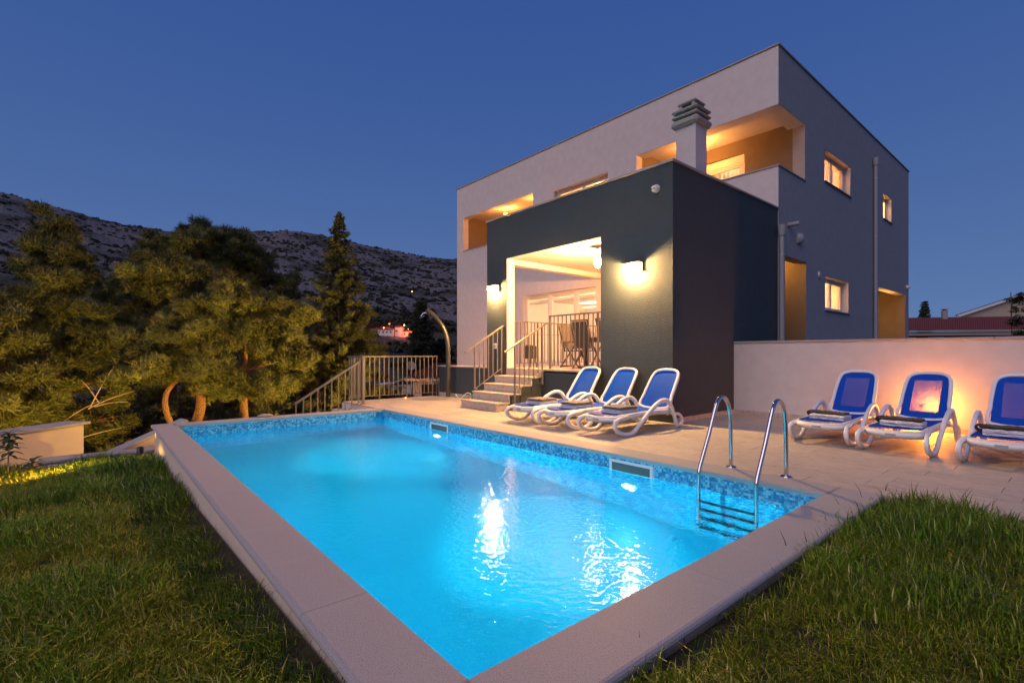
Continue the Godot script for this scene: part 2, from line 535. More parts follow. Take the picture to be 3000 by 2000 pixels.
func ridge(az: float) -> float:
	# tangent of the skyline's height over the level, for an angle to the right of the view
	var px := 1500.0 + 1445.5 * tan(clampf(az, -1.2, 1.0))
	var y := 1005.0
	if px <= skyline[0][0]:
		y = skyline[0][1]
	else:
		for i in skyline.size() - 1:
			if px >= skyline[i][0] and px < skyline[i + 1][0]:
				y = lerpf(skyline[i][1], skyline[i + 1][1], (px - skyline[i][0]) / float(skyline[i + 1][0] - skyline[i][0]))
				break
	return (1035.8 - y) / 1445.5 * cos(clampf(az, -1.2, 1.0))

var rough_noise := FastNoiseLite.new()
var patch_noise := FastNoiseLite.new()
const FAR_RIDGE := 1300.0

func land_y(r: float, az: float) -> float:
	var p := Vector2(sin(az), cos(az)) * r
	var y := -2.3
	if r > 14.0:
		y = lerpf(-2.3, -4.2, smoothstep(14.0, 45.0, r))
		y = lerpf(y, -7.0, smoothstep(45.0, 150.0, r))
	var s := ridge(az) * FAR_RIDGE
	var t := clampf((r - 190.0) / (FAR_RIDGE - 190.0), 0.0, 1.0)
	y += (s + 8.0) * pow(t, 1.3)
	if r > FAR_RIDGE:
		y -= (r - FAR_RIDGE) * 0.25
	var rough := smoothstep(120.0, 500.0, r)
	var bumps := rough_noise.get_noise_2d(p.x, p.y) * 9.0 * rough * (1.0 - 0.75 * smoothstep(1050.0, FAR_RIDGE, r))
	bumps += rough_noise.get_noise_2d(p.x * 5.0, p.y * 5.0) * 2.6 * rough
	return y + bumps

func land_point(r: float, az: float) -> Vector3:
	var d := fwd() * cos(az) + right() * sin(az)
	return d * r + Vector3(0, land_y(r, az), 0)

func terrain() -> void:
	rough_noise.seed = 4; rough_noise.frequency = 0.006; rough_noise.fractal_octaves = 5
	patch_noise.seed = 9; patch_noise.frequency = 0.008; patch_noise.fractal_octaves = 5
	var azs: Array = []
	var a := -PI
	while a < PI:
		azs.append(a)
		a += deg_to_rad(0.2) if a > -0.86 and a < 0.06 else deg_to_rad(4.0)
	azs.append(PI)
	var rs: Array = [0.0, 6.0, 10.0, 14.0, 18.0, 24.0, 32.0, 42.0, 56.0, 75.0, 100.0, 130.0, 160.0, 190.0]
	var r := 200.0
	while r < 1340.0:
		rs.append(r)
		r *= 1.022
	for x in [1400.0, 1700.0, 2400.0, 4000.0]:
		rs.append(x)
	var v := PackedVector3Array()
	var c := PackedColorArray()
	var idx := PackedInt32Array()
	for i in rs.size():
		for j in azs.size():
			v.append(land_point(rs[i], azs[j]))
			var p := Vector2(sin(azs[j]), cos(azs[j])) * float(rs[i])
			var n := patch_noise.get_noise_2d(p.x, p.y) + 0.4 * patch_noise.get_noise_2d(p.x * 6.0, p.y * 6.0) + 0.75 * patch_noise.get_noise_2d(azs[j] * 700.0, v[v.size() - 1].y * 3.2)
			var stone := smoothstep(-0.12, 0.22, n + 0.25 * smoothstep(350.0, 750.0, rs[i]) - 0.55 * (1.0 - smoothstep(280.0, 520.0, rs[i])))
			var green := Color(0.036, 0.040, 0.022).lerp(Color(0.068, 0.062, 0.036), clampf(0.5 + patch_noise.get_noise_2d(p.x * 3.0 + 90.0, p.y * 3.0), 0.0, 1.0))
			c.append(green.lerp(Color(0.185, 0.17, 0.172), stone))
	var w := azs.size()
	for i in rs.size() - 1:
		for j in w - 1:
			var q := i * w + j
			idx.append_array([q, q + w, q + 1, q + 1, q + w, q + w + 1])
	var arr := []
	arr.resize(Mesh.ARRAY_MAX)
	arr[Mesh.ARRAY_VERTEX] = v; arr[Mesh.ARRAY_COLOR] = c; arr[Mesh.ARRAY_INDEX] = idx
	var raw := ArrayMesh.new()
	raw.add_surface_from_arrays(Mesh.PRIMITIVE_TRIANGLES, arr)
	var st := SurfaceTool.new()
	st.create_from(raw, 0)
	st.generate_normals()
	structure("hillside_terrain", st.commit(), M.hillside)
	# scattered dark bushes on the slopes
	var g := Geo.new()
	for k in 26:
		var d := Vector3(rng.randf_range(-1, 1), rng.randf_range(0.0, 1.0), rng.randf_range(-1, 1)).normalized()
		var p := d * rng.randf_range(0.55, 1.0) * Vector3(1, 0.8, 1)
		var s := rng.randf_range(0.25, 0.5)
		var u := Vector3(rng.randf_range(-1, 1), rng.randf_range(-1, 1), rng.randf_range(-1, 1)).normalized()
		var q := u.cross(d).normalized()
		g.flat(p - u * s, p + u * s, p + q * s + d * 0.2, d)
		g.flat(p - q * s, p + q * s, p + u * s * 0.6 - d * 0.15, d)
	var places: Array = []
	var tints := PackedColorArray()
	while places.size() < 5200:
		var az := rng.randf_range(-0.95, 0.12)
		var rr := 210.0 + 1085.0 * pow(rng.randf(), 0.8)
		if rr > 1285.0 and rng.randf() < 0.2:
			continue
		var p := Vector2(sin(az), cos(az)) * rr
		if patch_noise.get_noise_2d(p.x * 1.4 + 300.0, p.y * 1.4) < rng.randf_range(-0.35, 0.3):
			continue
		var s := rng.randf_range(1.1, 4.2) * (1.3 if rr < 500.0 else 1.0)
		places.append(Transform3D(Basis(Vector3.UP, rng.randf() * TAU).scaled(Vector3(s, s * rng.randf_range(0.7, 1.1), s)), land_point(rr, az)))
		var k := rng.randf_range(0.6, 1.2)
		tints.append(Color(0.032 * k, 0.036 * k, 0.018 * k))
	for k in 60:
		var az := rng.randf_range(-0.85, -0.02)
		var s := rng.randf_range(1.2, 3.4)
		places.append(Transform3D(Basis(Vector3.UP, rng.randf() * TAU).scaled(Vector3(s, s, s)), land_point(1298.0, az)))
		tints.append(Color(0.03, 0.033, 0.018))
	var o := multi(self, "hillside_scrub", g.mesh(), M.shrub, places, tints)
	tag(o, "dark bushes scattered over the rocky mountain slope", "shrubs")
	o.set_meta("kind", "stuff")

func lawn() -> void:
	var g := Geo.new()
	var st := 0.4
	for part in [[-7.0, 0.80, -11.0, 4.0], [0.80, 5.40, -1.24, 4.0]]:
		var nx := int(ceil((part[1] - part[0]) / st))
		var nz := int(ceil((part[3] - part[2]) / st))
		for i in nx:
			for j in nz:
				var x0 := lerpf(part[0], part[1], float(i) / nx)
				var x1 := lerpf(part[0], part[1], float(i + 1) / nx)
				var z0 := lerpf(part[2], part[3], float(j) / nz)
				var z1 := lerpf(part[2], part[3], float(j + 1) / nz)
				g.quad(Vector3(x0, lawn_y(x0, z0), z0), Vector3(x1, lawn_y(x1, z0), z0), Vector3(x1, lawn_y(x1, z1), z1), Vector3(x0, lawn_y(x0, z1), z1), Vector3.UP)
	# the banks at the lawn's edges
	for i in 28:
		var z0 := -11.0 + 15.0 * i / 28.0
		var z1 := -11.0 + 15.0 * (i + 1) / 28.0
		g.quad(Vector3(-7, lawn_y(-7, z0), z0), Vector3(-7, lawn_y(-7, z1), z1), Vector3(-9, -2.6, z1), Vector3(-9, -2.6, z0), Vector3(-0.7, 0.7, 0))
	for i in 20:
		var x0 := -7.0 + 7.8 * i / 20.0
		var x1 := -7.0 + 7.8 * (i + 1) / 20.0
		g.quad(Vector3(x0, lawn_y(x0, -11), -11), Vector3(x1, lawn_y(x1, -11), -11), Vector3(x1, -2.6, -13.4), Vector3(x0, -2.6, -13.4), Vector3(0, 0.7, -0.7))
	structure("lawn_soil", g.mesh(), M.soil)
	# blades
	var t := Geo.new()
	var hues := [Color(0.165, 0.25, 0.012), Color(0.115, 0.205, 0.010), Color(0.22, 0.28, 0.018), Color(0.28, 0.26, 0.035), Color(0.08, 0.155, 0.012), Color(0.44, 0.38, 0.15)]
	for k in 130:
		var p := Vector3(rng.randfn(0, 0.075), 0, rng.randfn(0, 0.075))
		var h := rng.randf_range(0.04, 0.125)
		var az := rng.randf() * TAU
		var lean := Vector3(cos(az), 0, sin(az)) * h * rng.randf_range(0.2, 1.25)
		var w := Vector3(-sin(az + rng.randf_range(-1, 1)), 0, cos(az)) * rng.randf_range(0.0018, 0.0036)
		var hue: Color = hues[0 if rng.randf() < 0.3 else rng.randi_range(0, 4)] if rng.randf() < 0.94 else hues[5]
		t.tint = hue * rng.randf_range(0.75, 1.25)
		var mid := p + Vector3(0, h * 0.62, 0) + lean * 0.35
		var tip := p + Vector3(0, h * (1.0 if lean.length() < h * 0.6 else 0.82), 0) + lean
		var nn := (Vector3(cos(az), 0.5, sin(az))).normalized()
		t.tri(p - w, p + w, mid + w * 0.8, nn, nn, nn)
		t.tri(p - w, mid + w * 0.8, mid - w * 0.8, nn, nn, nn)
		t.tri(mid - w * 0.8, mid + w * 0.8, tip, nn, nn, nn)
	var places: Array = []
	var tints := PackedColorArray()
	var dry := FastNoiseLite.new()
	dry.seed = 5; dry.frequency = 0.5; dry.fractal_octaves = 3
	var step := 0.095
	for part in [[-5.0, 0.70, -10.75, 2.2], [0.70, 5.34, -1.13, 2.4]]:
		var x: float = part[0]
		while x < part[1]:
			var z: float = part[2]
			while z < part[3]:
				var q := Vector2(x + rng.randf_range(-0.05, 0.05), z + rng.randf_range(-0.05, 0.05))
				z += step
				if q.x > part[1] or q.y < part[2]:
					continue
				if q.y < -10.42 and q.x > -0.95:
					continue
				var d := q.length()
				if d < 1.2 or (d > 5.5 and rng.randf() < 0.3):
					continue
				var lush := dry.get_noise_2d(q.x, q.y)
				if rng.randf() < 0.18 - lush * 0.3:
					continue
				var s := rng.randf_range(0.75, 1.25) * (1.0 + 0.5 * lush) * (1.25 if d > 5.5 else 1.0)
				places.append(Transform3D(Basis(Vector3.UP, rng.randf() * TAU).scaled(Vector3(s, s * (1.0 + 0.5 * lush), s)), Vector3(q.x, lawn_y(q.x, q.y) - 0.004, q.y)))
				var k := rng.randf_range(0.75, 1.2)
				var y := clampf(0.5 - lush * 1.2, 0.0, 1.0)
				tints.append(Color(k * lerpf(0.72, 1.22, y), k * lerpf(1.0, 1.12, y), k))
			x += step
	var o := multi(self, "lawn_grass", t.mesh(), M.blade, places, tints)
	tag(o, "long green lawn grass around the raised pool edge", "grass")
	o.set_meta("kind", "stuff")

# ------------------------------------------------------------------ pool
const PX0 := 1.082
const PX1 := 5.08
const PZ0 := -10.56
const PZ1 := -1.55
const DEEP := -1.62

func pool() -> void:
	var t := thing("swimming_pool", "rectangular turquoise mosaic swimming pool with beige stone coping, glowing at dusk", "pool", Vector3(3.08, 0, -6.05))
	bx(t, "pool_floor", Vector3(PX0 - 0.2, DEEP - 0.2, PZ0 - 0.2), Vector3(PX1 + 0.2, DEEP, PZ1 + 0.2), M.pool_tile)
	# shell walls: outer face in cream render, inner face tiled
	bx(t, "shell_wall", Vector3(PX0 - 0.26, -2.4, PZ0 - 0.27), Vector3(PX0 - 0.05, -0.052, PZ1 + 0.27), M.cream_render)
	bx(t, "shell_wall", Vector3(PX0 - 0.05, -2.4, PZ0 - 0.27), Vector3(PX1 + 0.25, -0.052, PZ0 - 0.05), M.cream_render)
	bx(t, "shell_wall", Vector3(PX0 - 0.05, -2.4, PZ1 + 0.05), Vector3(PX1 + 0.25, -0.052, PZ1 + 0.27), M.cream_render)
	bx(t, "shell_wall", Vector3(PX1 + 0.05, -2.4, PZ0 - 0.05), Vector3(PX1 + 0.25, -0.052, PZ1 + 0.05), M.cream_render)
	bx(t, "tiled_wall", Vector3(PX0 - 0.049, DEEP, PZ0), Vector3(PX0, -0.052, PZ1), M.pool_tile)
	bx(t, "tiled_wall", Vector3(PX0 - 0.049, DEEP, PZ1), Vector3(PX1 + 0.049, -0.052, PZ1 + 0.049), M.pool_tile)
	bx(t, "tiled_wall", Vector3(PX0 - 0.049, DEEP, PZ0 - 0.049), Vector3(PX1 + 0.049, -0.052, PZ0 - 0.006), M.grout)
	bx(t, "tiled_wall", Vector3(PX1 + 0.006, DEEP, PZ0), Vector3(PX1 + 0.049, -0.052, PZ1), M.grout)
	# glass mosaic on the two walls that face the camera
	var chip := box_mesh(Vector3(0.0222, 0.0222, 0.006), 0.0)
	var pitch := 0.0245
	var hues := [Color(0.030, 0.19, 0.40), Color(0.06, 0.33, 0.55), Color(0.16, 0.52, 0.68), Color(0.10, 0.42, 0.62), Color(0.21, 0.58, 0.72), Color(0.045, 0.25, 0.47)]
	var places: Array = []
	var tints := PackedColorArray()
	var clump := FastNoiseLite.new()
	clump.seed = 3; clump.frequency = 1.3
	var skim := [[-8.51, -7.86, -0.27, -0.075], [-4.05, -3.39, -0.27, -0.075]]
	var rows := int((-0.055 - DEEP) / pitch)
	for wall in 2:
		var span := (PZ1 - PZ0) if wall == 0 else (PX1 - PX0)
		for i in int(span / pitch):
			for j in rows:
				var u := (i + 0.5) * pitch
				var y := -0.055 - (j + 0.5) * pitch
				var n := clump.get_noise_2d(u * 6.0, y * 8.0 + wall * 40.0) + rng.randf_range(-0.55, 0.55)
				var k := 0
				if n < -0.35: k = 0
				elif n < -0.12: k = 5
				elif n < 0.08: k = 1
				elif n < 0.25: k = 3
				elif n < 0.45: k = 2
				else: k = 4
				var at_: Vector3
				var b := Basis.IDENTITY
				if wall == 0:
					var z := PZ0 + u
					if (z > skim[0][0] and z < skim[0][1] and y > skim[0][2] and y < skim[0][3]) or (z > skim[1][0] and z < skim[1][1] and y > skim[1][2] and y < skim[1][3]):
						continue
					at_ = Vector3(PX1 + 0.003, y, z)
					b = Basis(Vector3.UP, PI / 2)
				else:
					at_ = Vector3(PX0 + u, y, PZ0 - 0.003)
				places.append(Transform3D(b, at_ - t.position))
				var c: Color = hues[k] * rng.randf_range(0.9, 1.1)
				tints.append(c)
	var mz := multi(t, "mosaic_tile", chip, M.mosaic, places, tints)
	mz.set_meta("kind", "stuff")
	# the pale lip under the coping
	for s in [[Vector3(PX1 - 0.006, -0.055, PZ0), Vector3(PX1 + 0.02, 0.0, PZ1)], [Vector3(PX0, -0.055, PZ0 - 0.02), Vector3(PX1 - 0.006, 0.0, PZ0 + 0.006)]]:
		bx(t, "lip", s[0] - Vector3(0, 0.0, 0), s[1] - Vector3(0, 0.014, 0), M.lip)
	# coping stones with a rounded outer nose
	coping_run(t, Vector3(PX0 + 0.0, 0, PZ1 + 0.335), Vector3(PX0 + 0.0, 0, PZ0 - 0.34), Vector3(-1, 0, 0), 0.32, [0.0, 1.29, 3.9, 6.5, 9.1, 10.0])
	coping_run(t, Vector3(PX0 + 0.004, 0, PZ1), Vector3(PX1 + 0.33, 0, PZ1), Vector3(0, 0, 1), 0.335, [0.0, 1.6, 3.1, 4.4])
	coping_run(t, Vector3(PX0 + 0.004, 0, PZ0), Vector3(PX1 + 0.33, 0, PZ0), Vector3(0, 0, -1), 0.34, [0.0, 1.5, 3.0, 4.4])
	coping_run(t, Vector3(PX1, 0, PZ0 + 0.004), Vector3(PX1, 0, PZ1 - 0.004), Vector3(1, 0, 0), 0.33, [0.0, 1.4, 2.9, 4.4, 5.9, 7.4, 9.1], false)
	# water sheet
	var g := Geo.new()
	g.quad(Vector3(PX0, WATER, PZ0), Vector3(PX1, WATER, PZ0), Vector3(PX1, WATER, PZ1), Vector3(PX0, WATER, PZ1), Vector3.UP)
	structure("pool_water", g.mesh(), M.water)

func coping_run(parent: Node3D, a: Vector3, b: Vector3, out: Vector3, width: float, cuts: Array, nose := true) -> void:
	var dir := (b - a).normalized()
	var long := (b - a).length()
	var h := 0.05
	for i in cuts.size() - 1:
		var s0: float = cuts[i] + (0.0015 if i > 0 else 0.0)
		var s1: float = minf(cuts[i + 1], long) - (0.0015 if cuts[i + 1] < long else 0.0)
		if s1 <= s0:
			continue
		var prof: Array = [Vector2(-0.03, 0.0), Vector2(-0.03, -0.012), Vector2(-0.018, -h), Vector2(width - 0.02, -h)]
		if nose:
			for k in 7:
				var th := -PI / 2 + PI * k / 6.0
				prof.append(Vector2(width - 0.026 + 0.026 * cos(th), -h / 2 + (h / 2) * sin(th)))
		else:
			prof.append(Vector2(width, -h))
			prof.append(Vector2(width, 0.0))
		var g := Geo.new()
		var p0 := a + dir * s0 - parent.position
		var p1 := a + dir * s1 - parent.position
		var n := prof.size()
		for k in n:
			var q: Vector2 = prof[k]
			var r: Vector2 = prof[(k + 1) % n]
			var nn := (out * (r.y - q.y) * 1.0 + Vector3.UP * -(r.x - q.x)).normalized()
			var mid := (q + r) / 2 - Vector2(width / 2, -h / 2)
			if nn.dot(out * mid.x + Vector3.UP * mid.y) < 0.0:
				nn = -nn
			g.quad(p0 + out * q.x + Vector3.UP * q.y, p1 + out * q.x + Vector3.UP * q.y, p1 + out * r.x + Vector3.UP * r.y, p0 + out * r.x + Vector3.UP * r.y, nn)
		for e in [p0, p1]:
			var nd := -dir if e == p0 else dir
			for k in range(1, n - 1):
				var q: Vector2 = prof[0]
				var r: Vector2 = prof[k]
				var w: Vector2 = prof[k + 1]
				g.tri(e + out * q.x + Vector3.UP * q.y, e + out * r.x + Vector3.UP * r.y, e + out * w.x + Vector3.UP * w.y, nd, nd, nd)
		put(parent, "coping_stone", g.mesh(), M.coping)

# ------------------------------------------------------------------ deck
func deck() -> void:
	var d := Node3D.new()
	d.name = "pool_deck"
	d.set_meta("kind", "structure")
	add_child(d)
	bx(d, "deck_bed", Vector3(5.415, -0.4, -10.9), Vector3(XW, -0.012, 5.0), M.joint)
	bx(d, "deck_bed", Vector3(5.06, -0.4, -12.93), Vector3(8.05, -0.012, -10.905), M.joint)
	bx(d, "deck_face", Vector3(5.03, -2.6, -12.95), Vector3(5.06, -0.03, -11.0), M.light_render)
	bx(d, "deck_face", Vector3(5.06, -2.6, -12.97), Vector3(8.4, -0.03, -12.93), M.light_render)
	var row := 0
	var x := 5.417
	while x < XW - 0.02:
		var x1 := minf(x + 0.3, XW)
		var z := -10.9 - (0.45 if row % 2 == 1 else 0.15 * (row % 3))
		while z < 4.6:
			var z0 := maxf(z, -10.9)
			var z1 := minf(z + 0.9, 4.6)
			# only where no building stands
			var lim := 4.6
			if z1 - z0 > 0.05 and not (x > 8.1 and z1 < -5.2) and z0 < lim:
				bx(d, "deck_tile", Vector3(x + 0.0015, -0.03, z0 + 0.0015), Vector3(x1 - 0.0015, rng.randf_range(-0.0012, 0.0012), z1 - 0.0015), M["deck_%d" % rng.randi_range(0, 3)], 0.0015)
			z += 0.9
		x += 0.3
		row += 1
	x = 5.04
	while x < 8.04:
		var z := -12.93
		while z < -10.95:
			bx(d, "deck_tile", Vector3(x + 0.0015, -0.03, z + 0.0015), Vector3(minf(x + 0.6, 8.04) - 0.0015, rng.randf_range(-0.001, 0.001), minf(z + 0.6, -10.905) - 0.0015), M["deck_%d" % rng.randi_range(0, 3)], 0.0015)
			z += 0.6
		x += 0.6

# ------------------------------------------------------------------ house
var villa: Node3D

func part(called: String, mesh: Mesh, material: Material) -> MeshInstance3D:
	return put(villa, called, mesh, material, -villa.position)

# window set into a hole: axis as in slab; w = plane of the frame
func window(axis: String, u0: float, u1: float, v0: float, v1: float, w: float, leaves: int, sill_out := 0.0, sill_w := 0.0, out := -1.0, deep := 0.07) -> void:
	var P := func(u: float, v: float, q: float) -> Vector3:
		return Vector3(q, v, u) if axis == "x" else Vector3(u, v, q)
	var fr := Node3D.new()
	fr.name = "window"
	villa.add_child(fr, true)
	var b := 0.055
	bx(fr, "frame", P.call(u0, v0, w), P.call(u0 + b, v1, w + deep), M.window_white, 0.006)
	bx(fr, "frame", P.call(u1 - b, v0, w), P.call(u1, v1, w + deep), M.window_white, 0.006)
	bx(fr, "frame", P.call(u0 + b, v1 - b, w), P.call(u1 - b, v1, w + deep), M.window_white, 0.006)
	bx(fr, "frame", P.call(u0 + b, v0, w), P.call(u1 - b, v0 + b, w + deep), M.window_white, 0.006)
	var step := (u1 - u0 - 2.0 * b) / leaves
	for k in leaves:
		var a := u0 + b + step * k
		var e := a + step
		var s := 0.06
		var q := w + 0.012
		bx(fr, "sash", P.call(a + 0.004, v0 + b + 0.004, q), P.call(a + s, v1 - b - 0.004, q + 0.07), M.window_white, 0.008)
		bx(fr, "sash", P.call(e - s, v0 + b + 0.004, q), P.call(e - 0.004, v1 - b - 0.004, q + 0.07), M.window_white, 0.008)
		bx(fr, "sash", P.call(a + s, v1 - b - s, q), P.call(e - s, v1 - b - 0.004, q + 0.07), M.window_white, 0.008)
		bx(fr, "sash", P.call(a + s, v0 + b + 0.004, q), P.call(e - s, v0 + b + s, q + 0.07), M.window_white, 0.008)
		bx(fr, "pane", P.call(a + s, v0 + b + s, q + 0.03), P.call(e - s, v1 - b - s, q + 0.036), M.glass)
	if sill_w > 0.0:
		bx(fr, "sill", P.call(u0 - 0.04, v0 - 0.035, sill_out), P.call(u1 + 0.04, v0, sill_out - out * sill_w), M.coping, 0.006)

func curtain(axis: String, u0: float, u1: float, v0: float, v1: float, w: float) -> void:
	var g := Geo.new()
	var n := int((u1 - u0) / 0.02)
	for i in n:
		var a := u0 + (u1 - u0) * i / n
		var b := u0 + (u1 - u0) * (i + 1) / n
		var wa := w + 0.03 * sin(a * 42.0) + 0.012 * sin(a * 97.0)
		var wb := w + 0.03 * sin(b * 42.0) + 0.012 * sin(b * 97.0)
		if axis == "x":
			g.flat(Vector3(wa, v0, a), Vector3(wb, v0, b), Vector3(wb, v1, b), Vector3(-1, 0, 0)); g.flat(Vector3(wa, v0, a), Vector3(wb, v1, b), Vector3(wa, v1, a), Vector3(-1, 0, 0))
		else:
			g.flat(Vector3(a, v0, wa), Vector3(b, v0, wb), Vector3(b, v1, wb), Vector3(0, 0, 1)); g.flat(Vector3(a, v0, wa), Vector3(b, v1, wb), Vector3(a, v1, wa), Vector3(0, 0, 1))
	part("curtain", g.mesh(), M.curtain)

# closed lining of a lit room; skip is the side left open to the outer wall
func room(lo: Vector3, hi: Vector3, skip: String, material: Material) -> void:
	var g := Geo.new()
	var e := 0.06
	if skip != "-x": g.box(Vector3(lo.x, lo.y, lo.z), Vector3(lo.x + e, hi.y, hi.z))
	if skip != "+x": g.box(Vector3(hi.x - e, lo.y, lo.z), Vector3(hi.x, hi.y, hi.z))
	if skip != "-z": g.box(Vector3(lo.x, lo.y, lo.z), Vector3(hi.x, hi.y, lo.z + e))
	if skip != "+z": g.box(Vector3(lo.x, lo.y, hi.z - e), Vector3(hi.x, hi.y, hi.z))
	g.box(Vector3(lo.x - 0.01, lo.y - e, lo.z - 0.01), Vector3(hi.x + 0.01, lo.y, hi.z + 0.01))
	g.box(Vector3(lo.x - 0.01, hi.y, lo.z - 0.01), Vector3(hi.x + 0.01, hi.y + e, hi.z + 0.01))
	part("room_lining", g.mesh(), material)

func ceiling_light(where: Vector3, label: String, color: Color, energy: float, key: String, size := 0.16, drop := 0.0) -> void:
	var t := thing("ceiling_lamp", label, "ceiling lamp", where)
	var g := Geo.new()
	lathe(g, [Vector2(0.0, 0.0), Vector2(size * 0.62, 0.0), Vector2(size * 0.62, -0.02), Vector2(0.0, -0.02)], 18)
	put(t, "base", g.mesh(), M.white_plastic)
	if drop > 0.0:
		tube(t, "cord", PackedVector3Array([Vector3(0, -0.02, 0), Vector3(0, -0.02 - drop, 0)]), 0.006, M.white_plastic, 6)
	var s := Geo.new()
	lathe(s, [Vector2(0.0, -0.021 - drop), Vector2(size * 0.55, -0.022 - drop), Vector2(size * 0.58, -0.06 - drop), Vector2(size * 0.4, -0.11 - drop), Vector2(0.0, -0.13 - drop)], 18)
	put(t, "diffuser", s.mesh(), M[key])
	omni(t, Vector3(0, -0.07 - drop, 0), color, energy, 0.05)

func house() -> void:
	villa = thing("villa", "two-storey flat-roofed modern villa with pale front, grey side and dark porch block", "house", Vector3(19.2, 0, -11.9))
	var top := 8.78
	part("front_wall", slab("x", -18.91, ZS, -3.0, top, XF, XF + 0.3, [[-18.44, 5.87, -13.77, 7.37], [-12.68, 5.95, -10.19, 7.16], [-9.09, 5.84, ZS + 1.0, 7.35], [-14.35, FLOOR, -10.69, 3.51]]), M.light_render)
	part("side_wall", slab("z", XF + 0.3, 25.72, -3.0, top, ZS - 0.3, ZS, [[XF, 5.84, 14.40, 7.35], [15.89, 6.20, 18.18, 7.12], [21.92, 6.20, 23.06, 7.12], [13.09, -0.5, 14.50, 3.71], [15.93, 2.53, 18.0, 3.48], [21.30, -0.5, 25.15, 3.66]]), M.grey_render)
	# the corner of the side is the front wall's end: cover it in the side's grey, with the balcony gap
	part("corner_render", slab("z", XF, XF + 0.3, -3.0, 5.84, ZS, ZS + 0.004), M.grey_render)
	part("corner_render", slab("z", XF, XF + 0.3, 7.35, top, ZS, ZS + 0.004), M.grey_render)
	part("back_wall", slab("x", -18.91, ZS - 0.3, -3.0, top, 25.42, 25.72), M.grey_render)
	part("left_wall", slab("z", XF + 0.3, 25.42, -3.0, top, -18.91, -18.61), M.light_render)
	bx(villa, "roof", Vector3(XF + 0.3, 8.2, -18.61), Vector3(25.42, 8.45, ZS - 0.3), M.concrete)
	bx(villa, "roof_coping", Vector3(XF - 0.035, top, -18.95), Vector3(XF + 0.33, top + 0.04, ZS + 0.035), M.coping, 0.006)
	bx(villa, "roof_coping", Vector3(XF + 0.332, top, ZS - 0.33), Vector3(25.755, top + 0.04, ZS + 0.035), M.coping, 0.006)
	bx(villa, "roof_coping", Vector3(25.39, top, -18.95), Vector3(25.755, top + 0.04, ZS - 0.332), M.coping, 0.006)
	# floors between the storeys
	bx(villa, "floor_slab", Vector3(XF + 0.3, 0.55, -18.61), Vector3(25.42, FLOOR - 0.07, ZS - 1.7), M.concrete)
	bx(villa, "floor_slab", Vector3(XF + 0.3, 4.1, -18.61), Vector3(25.42, 4.75, ZS - 0.3), M.concrete)
	# --- right-hand corner balcony
	bx(villa, "balcony_floor", Vector3(XF + 0.3, 4.75, -9.4), Vector3(14.6, 4.85, ZS - 0.3), M.step_stone)
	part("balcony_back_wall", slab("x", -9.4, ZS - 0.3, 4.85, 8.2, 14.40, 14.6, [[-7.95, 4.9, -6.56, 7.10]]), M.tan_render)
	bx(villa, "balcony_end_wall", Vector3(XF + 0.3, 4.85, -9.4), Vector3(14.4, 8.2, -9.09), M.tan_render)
	bx(villa, "balcony_ceiling", Vector3(XF + 0.42, 7.50, -9.09), Vector3(14.4, 7.6, ZS - 0.42), M.ceiling_white)
	bx(villa, "balcony_beam", Vector3(XF + 0.3, 7.352, -9.09), Vector3(XF + 0.42, 8.2, ZS - 0.3), M.ceiling_white)
	bx(villa, "balcony_beam", Vector3(XF + 0.42, 7.352, ZS - 0.42), Vector3(14.4, 8.2, ZS - 0.3), M.ceiling_white)
	bx(villa, "soffit", Vector3(XF + 0.006, 7.344, -9.085), Vector3(XF + 0.3, 7.351, ZS - 0.006), M.ceiling_white)
	bx(villa, "soffit", Vector3(XF + 0.302, 7.344, ZS - 0.3), Vector3(14.395, 7.351, ZS - 0.006), M.ceiling_white)
	bx(villa, "parapet_coping", Vector3(XF - 0.03, 5.84, -9.12), Vector3(XF + 0.33, 5.875, ZS + 0.03), M.coping, 0.005)
	bx(villa, "parapet_coping", Vector3(XF + 0.332, 5.84, ZS - 0.33), Vector3(14.43, 5.875, ZS + 0.03), M.coping, 0.005)
	window("x", -7.93, -6.58, 4.92, 6.86, 14.45, 1)
	bx(villa, "shutter_box", Vector3(14.44, 6.86, -7.93), Vector3(14.58, 7.09, -6.58), M.window_white, 0.01)
	curtain("x", -7.9, -6.6, 4.9, 6.9, 14.72)
	room(Vector3(14.62, 4.85, -9.35), Vector3(15.25, 7.5, ZS - 0.5), "-x", M.room_white)
	# --- left-hand loggia
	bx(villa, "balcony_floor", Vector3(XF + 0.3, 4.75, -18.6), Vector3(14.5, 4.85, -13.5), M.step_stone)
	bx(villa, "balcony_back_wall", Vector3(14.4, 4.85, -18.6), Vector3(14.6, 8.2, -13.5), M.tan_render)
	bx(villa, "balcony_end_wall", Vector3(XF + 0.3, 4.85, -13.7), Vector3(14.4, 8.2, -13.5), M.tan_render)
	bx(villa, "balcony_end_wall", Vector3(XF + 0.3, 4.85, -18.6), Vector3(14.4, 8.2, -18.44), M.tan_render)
	bx(villa, "balcony_ceiling", Vector3(XF + 0.3, 7.5, -18.44), Vector3(14.4, 7.6, -13.7), M.ceiling_white)
	bx(villa, "soffit", Vector3(XF + 0.006, 7.363, -18.435), Vector3(XF + 0.298, 7.3695, -13.775), M.ceiling_white)
	bx(villa, "parapet_coping", Vector3(XF - 0.03, 5.87, -18.47), Vector3(XF + 0.33, 5.90, -13.74), M.coping, 0.005)
	# --- strip window above the porch roof
	window("x", -12.68, -10.19, 5.95, 7.16, XF + 0.2, 2)
	curtain("x", -12.6, -10.3, 5.9, 7.0, XF + 0.62)
	room(Vector3(XF + 0.302, 4.86, -13.2), Vector3(15.8, 7.5, -9.75), "-x", M.room_white)
